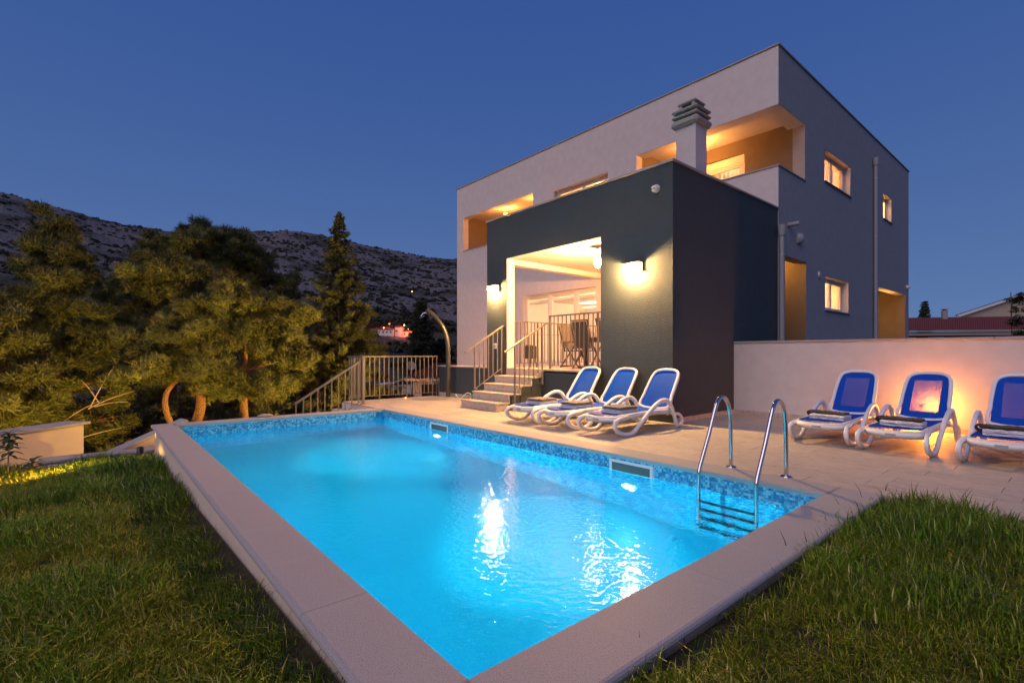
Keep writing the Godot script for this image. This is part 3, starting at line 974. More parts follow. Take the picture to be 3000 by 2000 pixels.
	# --- windows of the side
	window("z", 15.89, 18.18, 6.20, 7.12, ZS - 0.26, 2, ZS + 0.05, 0.2, 1.0)
	room(Vector3(15.3, 4.86, -8.6), Vector3(18.8, 7.6, ZS - 0.302), "+z", M.room_white)
	curtain("z", 15.9, 16.5, 6.1, 7.2, ZS - 0.5)
	curtain("z", 17.5, 18.2, 6.1, 7.2, ZS - 0.5)
	window("z", 21.92, 23.06, 6.20, 7.12, ZS - 0.26, 1, ZS + 0.05, 0.2, 1.0)
	room(Vector3(21.4, 4.86, -7.8), Vector3(23.6, 7.6, ZS - 0.302), "+z", M.room_white)
	window("z", 15.93, 18.0, 2.53, 3.48, ZS - 0.26, 2, ZS + 0.05, 0.2, 1.0)
	room(Vector3(15.2, FLOOR, -8.6), Vector3(18.7, 3.75, ZS - 0.302), "+z", M.room_white)
	curtain("z", 16.9, 17.6, 2.4, 3.5, ZS - 0.55)
	# --- alcoves of the side
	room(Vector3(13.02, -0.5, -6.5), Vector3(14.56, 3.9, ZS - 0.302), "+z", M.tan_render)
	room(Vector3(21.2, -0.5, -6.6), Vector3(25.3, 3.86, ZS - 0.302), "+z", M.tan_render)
	bx(villa, "soffit", Vector3(21.305, 3.652, ZS - 0.298), Vector3(25.145, 3.659, ZS - 0.006), M.ceiling_white)
	for q in [[15.89, 6.20, 18.18, 7.12], [21.92, 6.20, 23.06, 7.12], [15.93, 2.53, 18.0, 3.48]]:
		bx(villa, "reveal", Vector3(q[0] - 0.001, q[1], ZS - 0.19), Vector3(q[0] + 0.006, q[3], ZS - 0.004), M.ceiling_white)
		bx(villa, "reveal", Vector3(q[2] - 0.006, q[1], ZS - 0.19), Vector3(q[2] + 0.001, q[3], ZS - 0.004), M.ceiling_white)
		bx(villa, "reveal", Vector3(q[0] + 0.007, q[3] - 0.006, ZS - 0.19), Vector3(q[2] - 0.007, q[3] + 0.001, ZS - 0.004), M.ceiling_white)
	for q in [[13.09, 14.50, 3.71], [21.30, 25.15, 3.65]]:
		bx(villa, "reveal", Vector3(q[0] - 0.001, -0.5, ZS - 0.3), Vector3(q[0] + 0.006, q[2], ZS - 0.004), M.tan_render)
		bx(villa, "reveal", Vector3(q[1] - 0.006, -0.5, ZS - 0.3), Vector3(q[1] + 0.001, q[2], ZS - 0.004), M.tan_render)
	# --- living room behind the porch doors
	room(Vector3(XF + 0.302, FLOOR, -16.2), Vector3(18.4, 3.62, -9.8), "-x", M.room_white)
	bx(villa, "cove", Vector3(13.5, 3.30, -15.6), Vector3(13.9, 3.40, -10.0), M.ceiling_white)
	bx(villa, "cove", Vector3(17.3, 3.30, -15.6), Vector3(17.7, 3.40, -10.0), M.ceiling_white)
	window("x", -14.33, -13.02, FLOOR + 0.01, 3.49, XF + 0.14, 1)
	window("x", -13.02, -11.72, FLOOR + 0.01, 3.49, XF + 0.14, 1)
	window("x", -11.72, -10.71, FLOOR + 0.01, 3.49, XF + 0.14, 1)
	# --- downpipes, vents
	downpipe(Vector3(20.6, 8.02, ZS + 0.09))
	downpipe(Vector3(12.62, 4.36, ZS + 0.11))

func downpipe(at_: Vector3) -> void:
	var dp := Node3D.new()
	dp.name = "downpipe"
	villa.add_child(dp, true)
	dp.position = at_ - villa.position
	var g := Geo.new()
	lathe(g, [Vector2(0.055, -at_.y - 0.1), Vector2(0.055, -0.28), Vector2(0.075, -0.24), Vector2(0.095, -0.03), Vector2(0.095, 0.0), Vector2(0.08, 0.0), Vector2(0.06, -0.2)], 16)
	put(dp, "pipe", g.mesh(), M.pipe)
	for y in [-0.7, -2.7, -4.6]:
		if at_.y + y > 0.4:
			var c := Geo.new()
			lathe(c, [Vector2(0.056, y - 0.02), Vector2(0.063, y - 0.02), Vector2(0.063, y + 0.02), Vector2(0.056, y + 0.02)], 16)
			put(dp, "clamp", c.mesh(), M.frame_grey)

# ------------------------------------------------------------------ porch (part of the villa)
func porch() -> void:
	var top := 4.79
	part("porch_front", slab("x", -10.57, ZS - 0.01, -0.3, top, XC, XC + 0.25, [[-9.74, FLOOR - 0.08, -6.66, 3.714]]), M.dark_render)
	part("porch_side", slab("z", XC + 0.25, XF - 0.002, -0.3, top, ZS - 0.26, ZS - 0.01), M.dark_render)
	bx(villa, "porch_roof", Vector3(XC + 0.25, 4.3, -10.32), Vector3(XF - 0.002, 4.6, ZS - 0.26), M.concrete)
	part("porch_left_beam", slab("z", XC + 0.25, XF - 0.002, 3.72, top, -10.57, -10.32), M.dark_render)
	bx(villa, "porch_ceiling", Vector3(XC + 0.25, 3.86, -10.32), Vector3(XF - 0.002, 3.95, ZS - 0.26), M.ceiling_white)
	# pale linings inside the opening and under the beams
	bx(villa, "reveal", Vector3(XC + 0.004, FLOOR, -9.741), Vector3(XC + 0.253, 3.705, -9.735), M.ceiling_white)
	bx(villa, "reveal", Vector3(XC + 0.004, FLOOR, -6.666), Vector3(XC + 0.253, 3.705, -6.658), M.ceiling_white)
	bx(villa, "reveal", Vector3(XC + 0.004, 3.705, -9.739), Vector3(XC + 0.253, 3.7155, -6.661), M.ceiling_white)
	bx(villa, "reveal", Vector3(XC + 0.25, 3.716, -10.318), Vector3(XC + 0.256, 3.858, -5.235), M.ceiling_white)
	bx(villa, "reveal", Vector3(XC + 0.256, 3.713, -10.568), Vector3(XF - 0.004, 3.719, -10.322), M.ceiling_white)
	bx(villa, "reveal", Vector3(XC + 0.256, 3.72, -10.322), Vector3(XF - 0.004, 3.858, -10.316), M.ceiling_white)
	bx(villa, "reveal", Vector3(XC + 0.25, FLOOR, -10.566), Vector3(XC + 0.254, 3.712, -9.742), M.light_render)
	bx(villa, "reveal", Vector3(XC + 0.256, FLOOR, ZS - 0.268), Vector3(XF - 0.004, 3.858, ZS - 0.262), M.light_render)
	bx(villa, "porch_coping", Vector3(XC - 0.035, top, -10.605), Vector3(XC + 0.285, top + 0.04, ZS + 0.025), M.coping, 0.006)
	bx(villa, "porch_coping", Vector3(XC + 0.287, top, ZS - 0.295), Vector3(XF - 0.004, top + 0.04, ZS + 0.025), M.coping, 0.006)
	bx(villa, "porch_coping", Vector3(XC + 0.287, top, -10.605), Vector3(XF - 0.004, top + 0.04, -10.285), M.coping, 0.006)
	# terrace floor
	bx(villa, "terrace_floor", Vector3(XC + 0.252, FLOOR - 0.35, -13.0), Vector3(XF - 0.002, FLOOR - 0.002, ZS - 0.27), M.step_stone)
	bx(villa, "terrace_edge", Vector3(XC - 0.025, FLOOR - 0.045, -9.735), Vector3(XC + 0.25, FLOOR, -6.665), M.step_stone, 0.006)
	# chimney
	var ch := Node3D.new()
	ch.name = "chimney"
	villa.add_child(ch, true)
	var cx := 9.215
	var cz := -5.27
	bx(ch, "stack", Vector3(cx - 0.215, 4.5, cz - 0.215), Vector3(cx + 0.215, 5.8, cz + 0.215), M.light_render, 0.004)
	bx(ch, "collar", Vector3(cx - 0.30, 5.80, cz - 0.30), Vector3(cx + 0.30, 5.955, cz + 0.30), M.concrete, 0.05)
	for y in [5.99, 6.10]:
		bx(ch, "plate", Vector3(cx - 0.285, y, cz - 0.285), Vector3(cx + 0.285, y + 0.055, cz + 0.285), M.concrete, 0.022)
		for a in [-0.17, 0.17]:
			for b in [-0.17, 0.17]:
				bx(ch, "spacer", Vector3(cx + a - 0.04, y - 0.045, cz + b - 0.04), Vector3(cx + a + 0.04, y, cz + b + 0.04), M.concrete)
	for a in [-0.14, 0.14]:
		for b in [-0.14, 0.14]:
			bx(ch, "spacer", Vector3(cx + a - 0.035, 6.155, cz + b - 0.035), Vector3(cx + a + 0.035, 6.26, cz + b + 0.035), M.concrete)
	bx(ch, "cap", Vector3(cx - 0.20, 6.26, cz - 0.20), Vector3(cx + 0.20, 6.32, cz + 0.20), M.concrete, 0.02)
	bx(ch, "flue", Vector3(cx - 0.12, 5.955, cz - 0.12), Vector3(cx + 0.12, 6.2, cz + 0.12), M.black_metal)
	# steps
	var s := thing("entrance_steps", "five pale stone steps climbing from the pool deck to the porch", "steps", Vector3(7.3, 0, -9.1))
	var rise := FLOOR / 5.0
	for k in 5:
		var x := 6.69 + 0.34 * k
		var y := rise * (k + 1)
		var zl := -9.78 if k < 4 else -9.735
		if k < 4:
			bx(s, "tread", Vector3(x - 0.02, y - 0.03, zl - 0.015), Vector3(minf(x + 0.35, XC - 0.002) if k == 3 else x + 0.36, y, -8.405), M.step_stone, 0.004)
		bx(s, "riser", Vector3(x, y - rise + 0.002, zl), Vector3(x + 0.03 if k < 4 else XC - 0.004, y - 0.03 if k < 4 else FLOOR - 0.047, -8.42), M.step_stone)
		if k < 4:
			bx(s, "side_wall", Vector3(x + 0.031, 0.0, -9.77), Vector3(x + 0.34, y - 0.031, -8.44), M.dark_render)
			bx(s, "side_tile", Vector3(x + 0.04, y - rise + 0.004, -8.438), Vector3(x + 0.33, y - 0.034, -8.424), M.step_stone if k == 0 else M.dark_render)

# ------------------------------------------------------------------ garden walls
func garden_walls() -> void:
	var w := thing("garden_wall", "long pale rendered garden wall behind the right-hand loungers, warm glow on it", "wall", Vector3(XW + 0.12, 0, 0))
	bx(w, "wall_body", Vector3(XW, -0.5, ZS - 0.012), Vector3(XW + 0.25, 1.49, 5.0), M.light_render)
	for k in 5:
		bx(w, "coping_slab", Vector3(XW - 0.03, 1.49, ZS - 0.009 + 2.0 * k + (0.002 if k > 0 else 0.0)), Vector3(XW + 0.28, 1.53, minf(ZS + 2.0 * (k + 1), 5.0) - 0.011), M.coping, 0.006)
	for k in 11:
		bx(w, "skirting_tile", Vector3(XW - 0.012, 0.0, ZS + 0.004 + 0.9 * k), Vector3(XW - 0.001, 0.085, ZS + 0.9 * (k + 1)), M.step_stone, 0.002)
	var sk := thing("porch_skirting", "low stone skirting along the foot of the dark porch wall", "skirting", Vector3(9.2, 0, ZS))
	for k in 3:
		bx(sk, "skirting_tile", Vector3(XC + 0.01 + 0.78 * k, 0.0, ZS - 0.008), Vector3(XC + 0.785 * (k + 1), 0.085, ZS + 0.006), M.step_stone, 0.002)
	# low terrace wall left of the steps
	var lw := thing("terrace_wall", "low dark terrace wall with pale coping left of the entrance steps", "wall", Vector3(XC + 0.1, 0, -11.8))
	bx(lw, "wall_body", Vector3(XC + 0.02, -0.5, -13.02), Vector3(XC + 0.24, FLOOR - 0.035, -10.572), M.dark_render)
	bx(lw, "coping_slab", Vector3(XC - 0.01, FLOOR - 0.035, -13.06), Vector3(XC + 0.25, FLOOR, -10.573), M.coping, 0.005)
	bx(lw, "wall_body", Vector3(XC + 0.24, -3.0, -13.02), Vector3(XF, FLOOR - 0.36, -12.9), M.dark_render)
	for k in 3:
		bx(lw, "skirting_tile", Vector3(XC + 0.006, 0.0, -13.0 + 0.8 * k), Vector3(XC + 0.019, 0.1, -13.0 + 0.8 * (k + 1) - 0.003), M.step_stone, 0.002)
	# stub wall at the far left
	var a := Vector3(-0.14, 0, -12.3)
	var b := Vector3(-2.6, 0, -9.95)
	var f := (b - a).normalized()
	var side := Vector3(f.z, 0, -f.x)
	var yaw := atan2(-f.z, f.x)
	var lenw := (b - a).length()
	var st := thing("retaining_wall", "short cream retaining wall with sloping pale coping beyond the left lawn", "wall", a + Vector3(0, -1.0, 0), yaw)
	put(st, "wall_body", box_mesh(Vector3(lenw, 1.6, 0.34)), M.cream_render, Vector3(lenw / 2, 0.2 - 0.06, 0.2))
	put(st, "coping_slab", box_mesh(Vector3(lenw + 0.08, 0.045, 0.52), 0.006), M.coping, Vector3(lenw / 2 - 0.02, 0.965, 0.2))
	# kerb at the lawn's far end
	var kb := thing("lawn_kerb", "low pale stone kerb closing the lawn beside the pool's far corner", "kerb", Vector3(0.05, -0.6, -11.0))
	bx(kb, "kerb_body", Vector3(-0.66, -1.2, -11.12), Vector3(0.81, -0.505, -10.98), M.cream_render)
	bx(kb, "coping_slab", Vector3(-0.70, -0.505, -11.3), Vector3(0.815, -0.455, -10.93), M.coping, 0.008)
	var ss := thing("stair_cheek", "sloping pale coping of a garden stair just behind the kerb", "wall", Vector3(0.5, -0.7, -11.7))
	bar(ss, "coping_slab", Vector3(-0.75, -0.05, 0.1), Vector3(0.9, 0.62, -0.3), 0.34, 0.05, M.coping)
	bar(ss, "wall_body", Vector3(-0.75, -0.53, 0.1), Vector3(0.9, 0.14, -0.3), 0.26, 0.9, M.cream_render)
	# white pebbles along the kerb
	var g := Geo.new()
	lathe(g, [Vector2(0.0, -0.6), Vector2(0.6, -0.45), Vector2(1.0, 0.0), Vector2(0.75, 0.45), Vector2(0.0, 0.62)], 7)
	var places: Array = []
	var tints := PackedColorArray()
	for k in 420:
		var x := rng.randf_range(-0.75, 0.72)
		var z := rng.randf_range(-10.93, -10.55 - 0.12 * (0.7 - x))
		var s := rng.randf_range(0.012, 0.03)
		places.append(Transform3D(Basis.from_euler(Vector3(rng.randf() * 0.6, rng.randf() * TAU, rng.randf() * 0.6)).scaled(Vector3(s, s * 0.7, s * 1.3)), Vector3(x, lawn_y(x, z) + s * 0.35 + 0.012, z)))
		var q := rng.randf_range(0.45, 0.75)
		tints.append(Color(q, q * 0.97, q * 0.92))
	var o := multi(self, "white_gravel", g.mesh(), M.pebble, places, tints)
	tag(o, "white pebbles strewn along the low kerb", "gravel")
	o.set_meta("kind", "stuff")
	var gl := thing("flat_stone", "small grey stone lying on the pool's far coping", "stone", Vector3(2.62, 0, -10.8))
	var gs := Geo.new()
	lathe(gs, [Vector2(0.0, 0.0), Vector2(0.085, 0.004), Vector2(0.10, 0.025), Vector2(0.06, 0.05), Vector2(0.0, 0.06)], 9)
	put(gl, "stone_body", gs.mesh(), M.concrete, Vector3.ZERO, Basis.from_scale(Vector3(1.6, 1, 0.8)))

# ------------------------------------------------------------------ railings
func railings() -> void:
	var top := 2.15
	# porch front
	var r := thing("porch_front_railing", "dark metal railing across the porch opening in front of the dining table", "railing", Vector3(XC + 0.12, FLOOR, -7.4))
	var z0 := -8.28
	var z1 := -6.675
	bar(r, "handrail", Vector3(0, top - FLOOR, z0 + 7.4 - 0.02), Vector3(0, top - FLOOR, z1 + 7.4), 0.05, 0.03, M.rail_paint)
	bar(r, "bottom_rail", Vector3(0, 0.09, z0 + 7.4), Vector3(0, 0.09, z1 + 7.4), 0.02, 0.012, M.rail_paint)
	for k in 13:
		var z := lerpf(z0, z1 - 0.03, k / 12.0) + 7.4
		if k == 0 or k == 11:
			bar(r, "post", Vector3(0, 0.0, z), Vector3(0, top - FLOOR - 0.016, z), 0.04, 0.04, M.rail_paint)
			bar(r, "foot_plate", Vector3(0, 0.0, z - 0.05), Vector3(0, 0.0, z + 0.05), 0.1, 0.012, M.rail_paint)
		else:
			bar(r, "baluster", Vector3(0, 0.097, z), Vector3(0, top - FLOOR - 0.016, z), 0.028, 0.02, M.rail_paint)
	# porch left side
	var l := thing("porch_side_railing", "dark metal railing along the porch's open left side", "railing", Vector3(10.4, FLOOR, -10.45))
	bar(l, "handrail", Vector3(-2.07, 1.26, 0), Vector3(2.28, 1.26, 0), 0.05, 0.03, M.rail_paint)
	bar(l, "middle_rail", Vector3(-2.07, 0.92, 0), Vector3(2.28, 0.92, 0), 0.02, 0.015, M.rail_paint)
	bar(l, "bottom_rail", Vector3(-2.07, 0.09, 0), Vector3(2.28, 0.09, 0), 0.02, 0.015, M.rail_paint)
	for k in 33:
		var x := -2.05 + 4.3 * k / 32.0
		if k % 11 == 0:
			bar(l, "post", Vector3(x, 0, 0), Vector3(x, 1.243, 0), 0.04, 0.04, M.rail_paint)
		else:
			bar(l, "baluster", Vector3(x, 0.09, 0.012), Vector3(x, 1.243, 0.012), 0.02, 0.026, M.rail_paint)
	# the two stair railings
	for side in 2:
		var z := -8.34 if side == 0 else -9.86
		var s := thing("stair_railing", ["dark metal stair railing on the lounger side of the entrance steps", "dark metal stair railing on the shower side of the entrance steps"][side], "railing", Vector3(7.15, 0, z))
		bar(s, "handrail", Vector3(-0.30, 1.30, 0), Vector3(0.91 if side == 1 else 0.98, 1.99, 0), 0.045, 0.035, M.rail_paint)
		bar(s, "bottom_rail", Vector3(-0.0, 0.40, 0), Vector3(0.84, 0.89, 0), 0.02, 0.022, M.rail_paint)
		var low := 0.0 if side == 0 else 0.34
		bar(s, "post", Vector3(-0.01, low, 0), Vector3(-0.01, 1.46, 0), 0.034, 0.034, M.rail_paint)
		bar(s, "post", Vector3(0.84, 0.55 if side == 0 else 0.74, 0), Vector3(0.84, 1.93, 0), 0.034, 0.034, M.rail_paint)
		for k in 5:
			var x := 0.135 + 0.142 * k
			bar(s, "baluster", Vector3(x, 0.40 + x * 0.583, 0), Vector3(x, 1.455 + x * 0.57, 0), 0.026, 0.02, M.rail_paint)
		if side == 0:
			bar(s, "bracket", Vector3(0.84, 0.60, -0.10), Vector3(0.84, 0.60, 0.0), 0.03, 0.05, M.rail_paint)
			bar(s, "bracket", Vector3(-0.01, 0.22, -0.10), Vector3(-0.01, 0.22, 0.0), 0.03, 0.09, M.rail_paint)
		else:
			bar(s, "bracket", Vector3(-0.01, 0.40, 0.0), Vector3(-0.01, 0.40, 0.1), 0.03, 0.03, M.rail_paint)
	# deck railing at the far end
	var d := thing("deck_railing", "pale metal railing round the far corner of the pool deck", "railing", Vector3(6.5, 0, -12.85))
	var o := Vector3(6.5, 0, -12.85)
	bar(d, "handrail", Vector3(5.14, 1.19, -12.85) - o, Vector3(7.92, 1.19, -12.85) - o, 0.05, 0.04, M.rail_paint)
	bar(d, "handrail", Vector3(5.16, 1.19, -12.825) - o, Vector3(5.16, 1.19, -11.90) - o, 0.05, 0.04, M.rail_paint)
	bar(d, "bottom_rail", Vector3(5.18, 0.11, -12.85) - o, Vector3(7.9, 0.11, -12.85) - o, 0.02, 0.02, M.rail_paint)
	bar(d, "bottom_rail", Vector3(5.16, 0.11, -12.83) - o, Vector3(5.16, 0.11, -11.96) - o, 0.02, 0.02, M.rail_paint)
	for k in 20:
		var x := 5.19 + 2.70 * k / 19.0
		if k % 6 == 0 or k == 19:
			bar(d, "post", Vector3(x, 0, -12.85) - o, Vector3(x, 1.17, -12.85) - o, 0.03, 0.03, M.rail_paint)
		else:
			bar(d, "baluster", Vector3(x, 0.12, -12.85) - o, Vector3(x, 1.17, -12.85) - o, 0.03, 0.014, M.rail_paint)
	for k in 7:
		var z := -12.76 + 0.125 * k
		bar(d, "baluster", Vector3(5.16, 0.12, z) - o, Vector3(5.16, 1.17, z) - o, 0.014, 0.045, M.rail_paint)
	bar(d, "post", Vector3(5.16, 0, -11.90) - o, Vector3(5.16, 1.17, -11.90) - o, 0.06, 0.06, M.rail_paint)
	bar(d, "foot_plate", Vector3(5.10, 0.006, -11.90) - o, Vector3(5.22, 0.006, -11.90) - o, 0.12, 0.012, M.rail_paint)
	# rail of the stair going down behind the pool
	var h := thing("garden_stair_railing", "sloping pale metal handrail descending behind the pool's far edge", "railing", Vector3(4.3, -0.6, -11.94))
	var q := Vector3(4.3, -0.6, -11.94)
	var hi_ := Vector3(5.12, 1.09, -11.94) - q
	var lo_ := Vector3(3.53, 0.11, -11.94) - q
	bar(h, "handrail", lo_, hi_, 0.05, 0.045, M.rail_paint)
	bar(h, "bottom_rail", Vector3(3.6, -0.85, -11.94) - q, Vector3(5.12, 0.08, -11.94) - q, 0.02, 0.02, M.rail_paint)
	for k in 10:
		var u := (k + 0.15) / 9.6
		var p := lo_.lerp(hi_, u)
		bar(h, "baluster", p - Vector3(0, 0.98, 0), p - Vector3(0, 0.02, 0), 0.03, 0.014, M.rail_paint)
	var sd := thing("garden_stairs", "stone stairs leading down beyond the pool's far end", "steps", Vector3(4.2, -0.8, -12.0))
	for k in 8:
		bx(sd, "step", Vector3(5.02 - 0.28 * (k + 1), -2.6, -12.9), Vector3(5.02 - 0.28 * k, -0.17 * (k + 1), -11.0), M.step_stone, 0.004)

# ------------------------------------------------------------------ loungers, towels, dining set
func lounger() -> Node3D:
	var t := thing("sun_lounger", "", "sun lounger", Vector3.ZERO, 0.0, "blue and white sun loungers by the pool")
	var prof := ring(0.036, 0.024, 14, 3.8)
	for s in [-1.0, 1.0]:
		var z: float = 0.352 * s
		var pts: Array = [Vector3(0.02, 0.285, 0.30 * s), Vector3(-0.20, 0.272, 0.325 * s), Vector3(-0.335, 0.245, 0.345 * s), Vector3(-0.375, 0.18, z), Vector3(-0.30, 0.095, z), Vector3(-0.15, 0.042, z), Vector3(0.0, 0.028, z), Vector3(0.12, 0.055, z), Vector3(0.30, 0.175, z), Vector3(0.60, 0.365, z), Vector3(0.80, 0.462, z), Vector3(0.97, 0.492, z), Vector3(1.10, 0.46, z), Vector3(1.21, 0.355, z), Vector3(1.30, 0.19, z), Vector3(1.37, 0.05, z)]
		var g := Geo.new()
		sweep(g, smooth_path(pts, 5), prof, Vector3(0, 0, 1))
		put(t, "armrest_leg", g.mesh(), M.white_plastic)
		var w := Geo.new()
		sweep(w, smooth_path([Vector3(1.27, 0.22, z), Vector3(1.40, 0.235, z), Vector3(1.52, 0.17, z), Vector3(1.545, 0.09, z), Vector3(1.48, 0.033, z), Vector3(1.39, 0.035, z)], 5), ring(0.026, 0.021, 12, 3.4), Vector3(0, 0, 1))
		put(t, "rear_leg", w.mesh(), M.white_plastic)
		put(t, "foot_pad", box_mesh(Vector3(0.05, 0.022, 0.034), 0.004), M.pad_grey, Vector3(0.0, 0.011, z))
		put(t, "foot_pad", box_mesh(Vector3(0.05, 0.022, 0.034), 0.004), M.pad_grey, Vector3(1.42, 0.011, z))
		# long side rail
		var r := Geo.new()
		sweep(r, smooth_path([Vector3(-0.24, 0.285, 0.282 * s), Vector3(0.2, 0.295, 0.292 * s), Vector3(0.7, 0.30, 0.292 * s), Vector3(1.0, 0.295, 0.292 * s), Vector3(1.30, 0.27, 0.29 * s)], 4), ring(0.045, 0.016, 12, 4.0), Vector3(0, 0, 1))
		put(t, "side_rail", r.mesh(), M.white_plastic)
		put(t, "hinge", box_mesh(Vector3(0.07, 0.05, 0.05), 0.015), M.white_plastic, Vector3(1.21, 0.335, 0.275 * s))
		bar(t, "cross_link", Vector3(1.27, 0.25, 0.29 * s), Vector3(1.28, 0.25, 0.35 * s), 0.06, 0.05, M.white_plastic, 0.01)
	# bowed foot end
	var bow: Array = []
	for k in 11:
		var a := PI / 2 + PI * k / 10.0
		bow.append(Vector3(-0.23 + cos(a) * 0.135, 0.272 - 0.012 * (1.0 - absf(sin(a))), sin(a) * 0.285))
	var b := Geo.new()
	sweep(b, smooth_path(bow, 3), ring(0.050, 0.018, 12, 4.0), Vector3.ZERO)
	put(t, "foot_rail", b.mesh(), M.white_plastic)
	put(t, "name_plate", box_mesh(Vector3(0.004, 0.026, 0.11), 0.001), M.pipe, Vector3(-0.388, 0.262, 0.0))
	for x in [0.35, 0.85, 1.25]:
		bar(t, "cross_rail", Vector3(x, 0.27, -0.28), Vector3(x, 0.27, 0.28), 0.05, 0.03, M.white_plastic, 0.006)
	# seat sling, sagging a little
	var seat := Geo.new()
	var nx := 26
	for i in nx:
		for j in 10:
			var q: Array = []
			for e in [[0, 0], [1, 0], [1, 1], [0, 1]]:
				var x := lerpf(-0.35, 1.22, float(i + e[0]) / nx)
				var half := 0.272
				if x < -0.23:
					half = 0.272 * sqrt(maxf(0.0, 1.0 - pow((x + 0.23) / 0.125, 2.0)))
				var v := lerpf(-1.0, 1.0, float(j + e[1]) / 10.0)
				q.append(Vector3(x, 0.335 - 0.022 * (1.0 - v * v) * clampf((x + 0.35) * 5.0, 0.0, 1.0) - 0.02 * clampf(-x - 0.2, 0.0, 1.0), v * half))
			seat.flat(q[0], q[1], q[2]); seat.flat(q[0], q[2], q[3])
	put(t, "seat_sling", seat.mesh(), M.sling)
	# backrest
	var B := Basis(Vector3(0, 0, 1), deg_to_rad(53.0))
	var org := Vector3(1.20, 0.335, 0)
	var L := 0.79
	var loop: Array = []
	var wd := 0.275
	for p in [[0.0, -wd + 0.02], [0.25, -wd], [0.5, -wd + 0.008], [0.66, -wd + 0.022], [0.745, -wd + 0.055], [0.785, -wd + 0.12], [0.80, -0.08], [0.80, 0.08], [0.785, wd - 0.12], [0.745, wd - 0.055], [0.66, wd - 0.022], [0.5, wd - 0.008], [0.25, wd], [0.0, wd - 0.02]]:
		loop.append(Vector3(p[0], 0.012 * sin(p[0] * 4.0), p[1]))
	var bf := Geo.new()
	sweep(bf, smooth_path(loop, 4, true), ring(0.033, 0.022, 12, 3.2), Vector3.ZERO, true)
	put(t, "back_frame", bf.mesh(), M.white_plastic, org, B)
	var edge := Geo.new()
	var mid := Geo.new()
	for i in 20:
		for j in 16:
			var q: Array = []
			for e in [[0, 0], [1, 0], [1, 1], [0, 1]]:
				var x := lerpf(0.0, 0.79, float(i + e[0]) / 20.0)
				var v := lerpf(-1.0, 1.0, float(j + e[1]) / 16.0)
				var half := 0.262
				if x > 0.66:
					half -= 0.10 * pow((x - 0.66) / 0.13, 2.5)
				q.append(Vector3(x, 0.012 * sin(x * 4.0) - 0.012 * (1.0 - v * v), v * half))
			var target := mid if i >= 3 and i < 17 and j >= 3 and j < 13 else edge
			target.flat(q[0], q[1], q[2], Vector3(-1, 1, 0)); target.flat(q[0], q[2], q[3], Vector3(-1, 1, 0))
	put(t, "back_sling_border", edge.mesh(), M.sling, org, B)
	put(t, "back_sling", mid.mesh(), M.sling_thin, org, B)
	bar(t, "back_strut", Vector3(1.33, 0.20, -0.2), Vector3(1.44, 0.60, -0.22), 0.03, 0.02, M.white_plastic)
	bar(t, "back_strut", Vector3(1.33, 0.20, 0.2), Vector3(1.44, 0.60, 0.22), 0.03, 0.02, M.white_plastic)
	return t

# a folded towel: stacked rounded layers, slightly uneven
func towel(called: String, label: String, group: String, where: Vector3, size: Vector3, turn: float, material: Material, layers: int, roll := false) -> void:
	var t := thing(called, label, "towel", where, turn, group)
	var noise := FastNoiseLite.new()
	noise.seed = int(where.x * 100.0 + where.z * 37.0) + layers
	noise.frequency = 3.0
	for k in layers:
		var h := size.y / layers
		var g := Geo.new()
		var nu := 22
		var prof := ring(1.0, 1.0, 26, 5.0)
		var rings: Array = []
		for i in nu + 1:
			var u := lerpf(-1.0, 1.0, float(i) / nu)
			var sh := 1.0 if absf(u) < 0.94 else 0.82
			var r := PackedVector3Array()
			for p in prof:
				var q := Vector3(p.x * size.x / 2, h * (k + 0.5) + p.y * h * 0.5 * sh, u * size.z / 2)
				q.x += noise.get_noise_2d(u * 0.5 + k, p.y) * 0.02
				q.y += noise.get_noise_2d(q.x * 3.0 + k * 7.0, q.z * 3.0) * 0.012 * (1.0 if p.y > 0.0 else 0.3)
				r.append(q)
			rings.append(r)
		for i in nu:
			for j in prof.size():
				var w := (j + 1) % prof.size()
				var c := Vector3(0, h * (k + 0.5), rings[i][j].z)
				g.flat(rings[i][j], rings[i + 1][j], rings[i + 1][w], rings[i][j] - c); g.flat(rings[i][j], rings[i + 1][w], rings[i][w], rings[i][j] - c)
		for e in [0, nu]:
			for j in range(1, prof.size() - 1):
				g.flat(rings[e][0], rings[e][j], rings[e][j + 1], Vector3(0, 0, -1 if e == 0 else 1))
		put(t, "fold", g.mesh(), material)
	if roll:
		# loose folded end hanging at one side
		var g := Geo.new()
		var zz := -size.z / 2
		sweep(g, smooth_path([Vector3(0, size.y * 0.75, zz + 0.06), Vector3(0, size.y * 0.8, zz - 0.012), Vector3(0, size.y * 0.2, zz - 0.035), Vector3(0, -0.025, zz - 0.02), Vector3(0, -0.04, zz + 0.015)], 5), ring(0.012, size.x * 0.40, 12, 3.0), Vector3(1, 0, 0))
		put(t, "loose_end", g.mesh(), material)

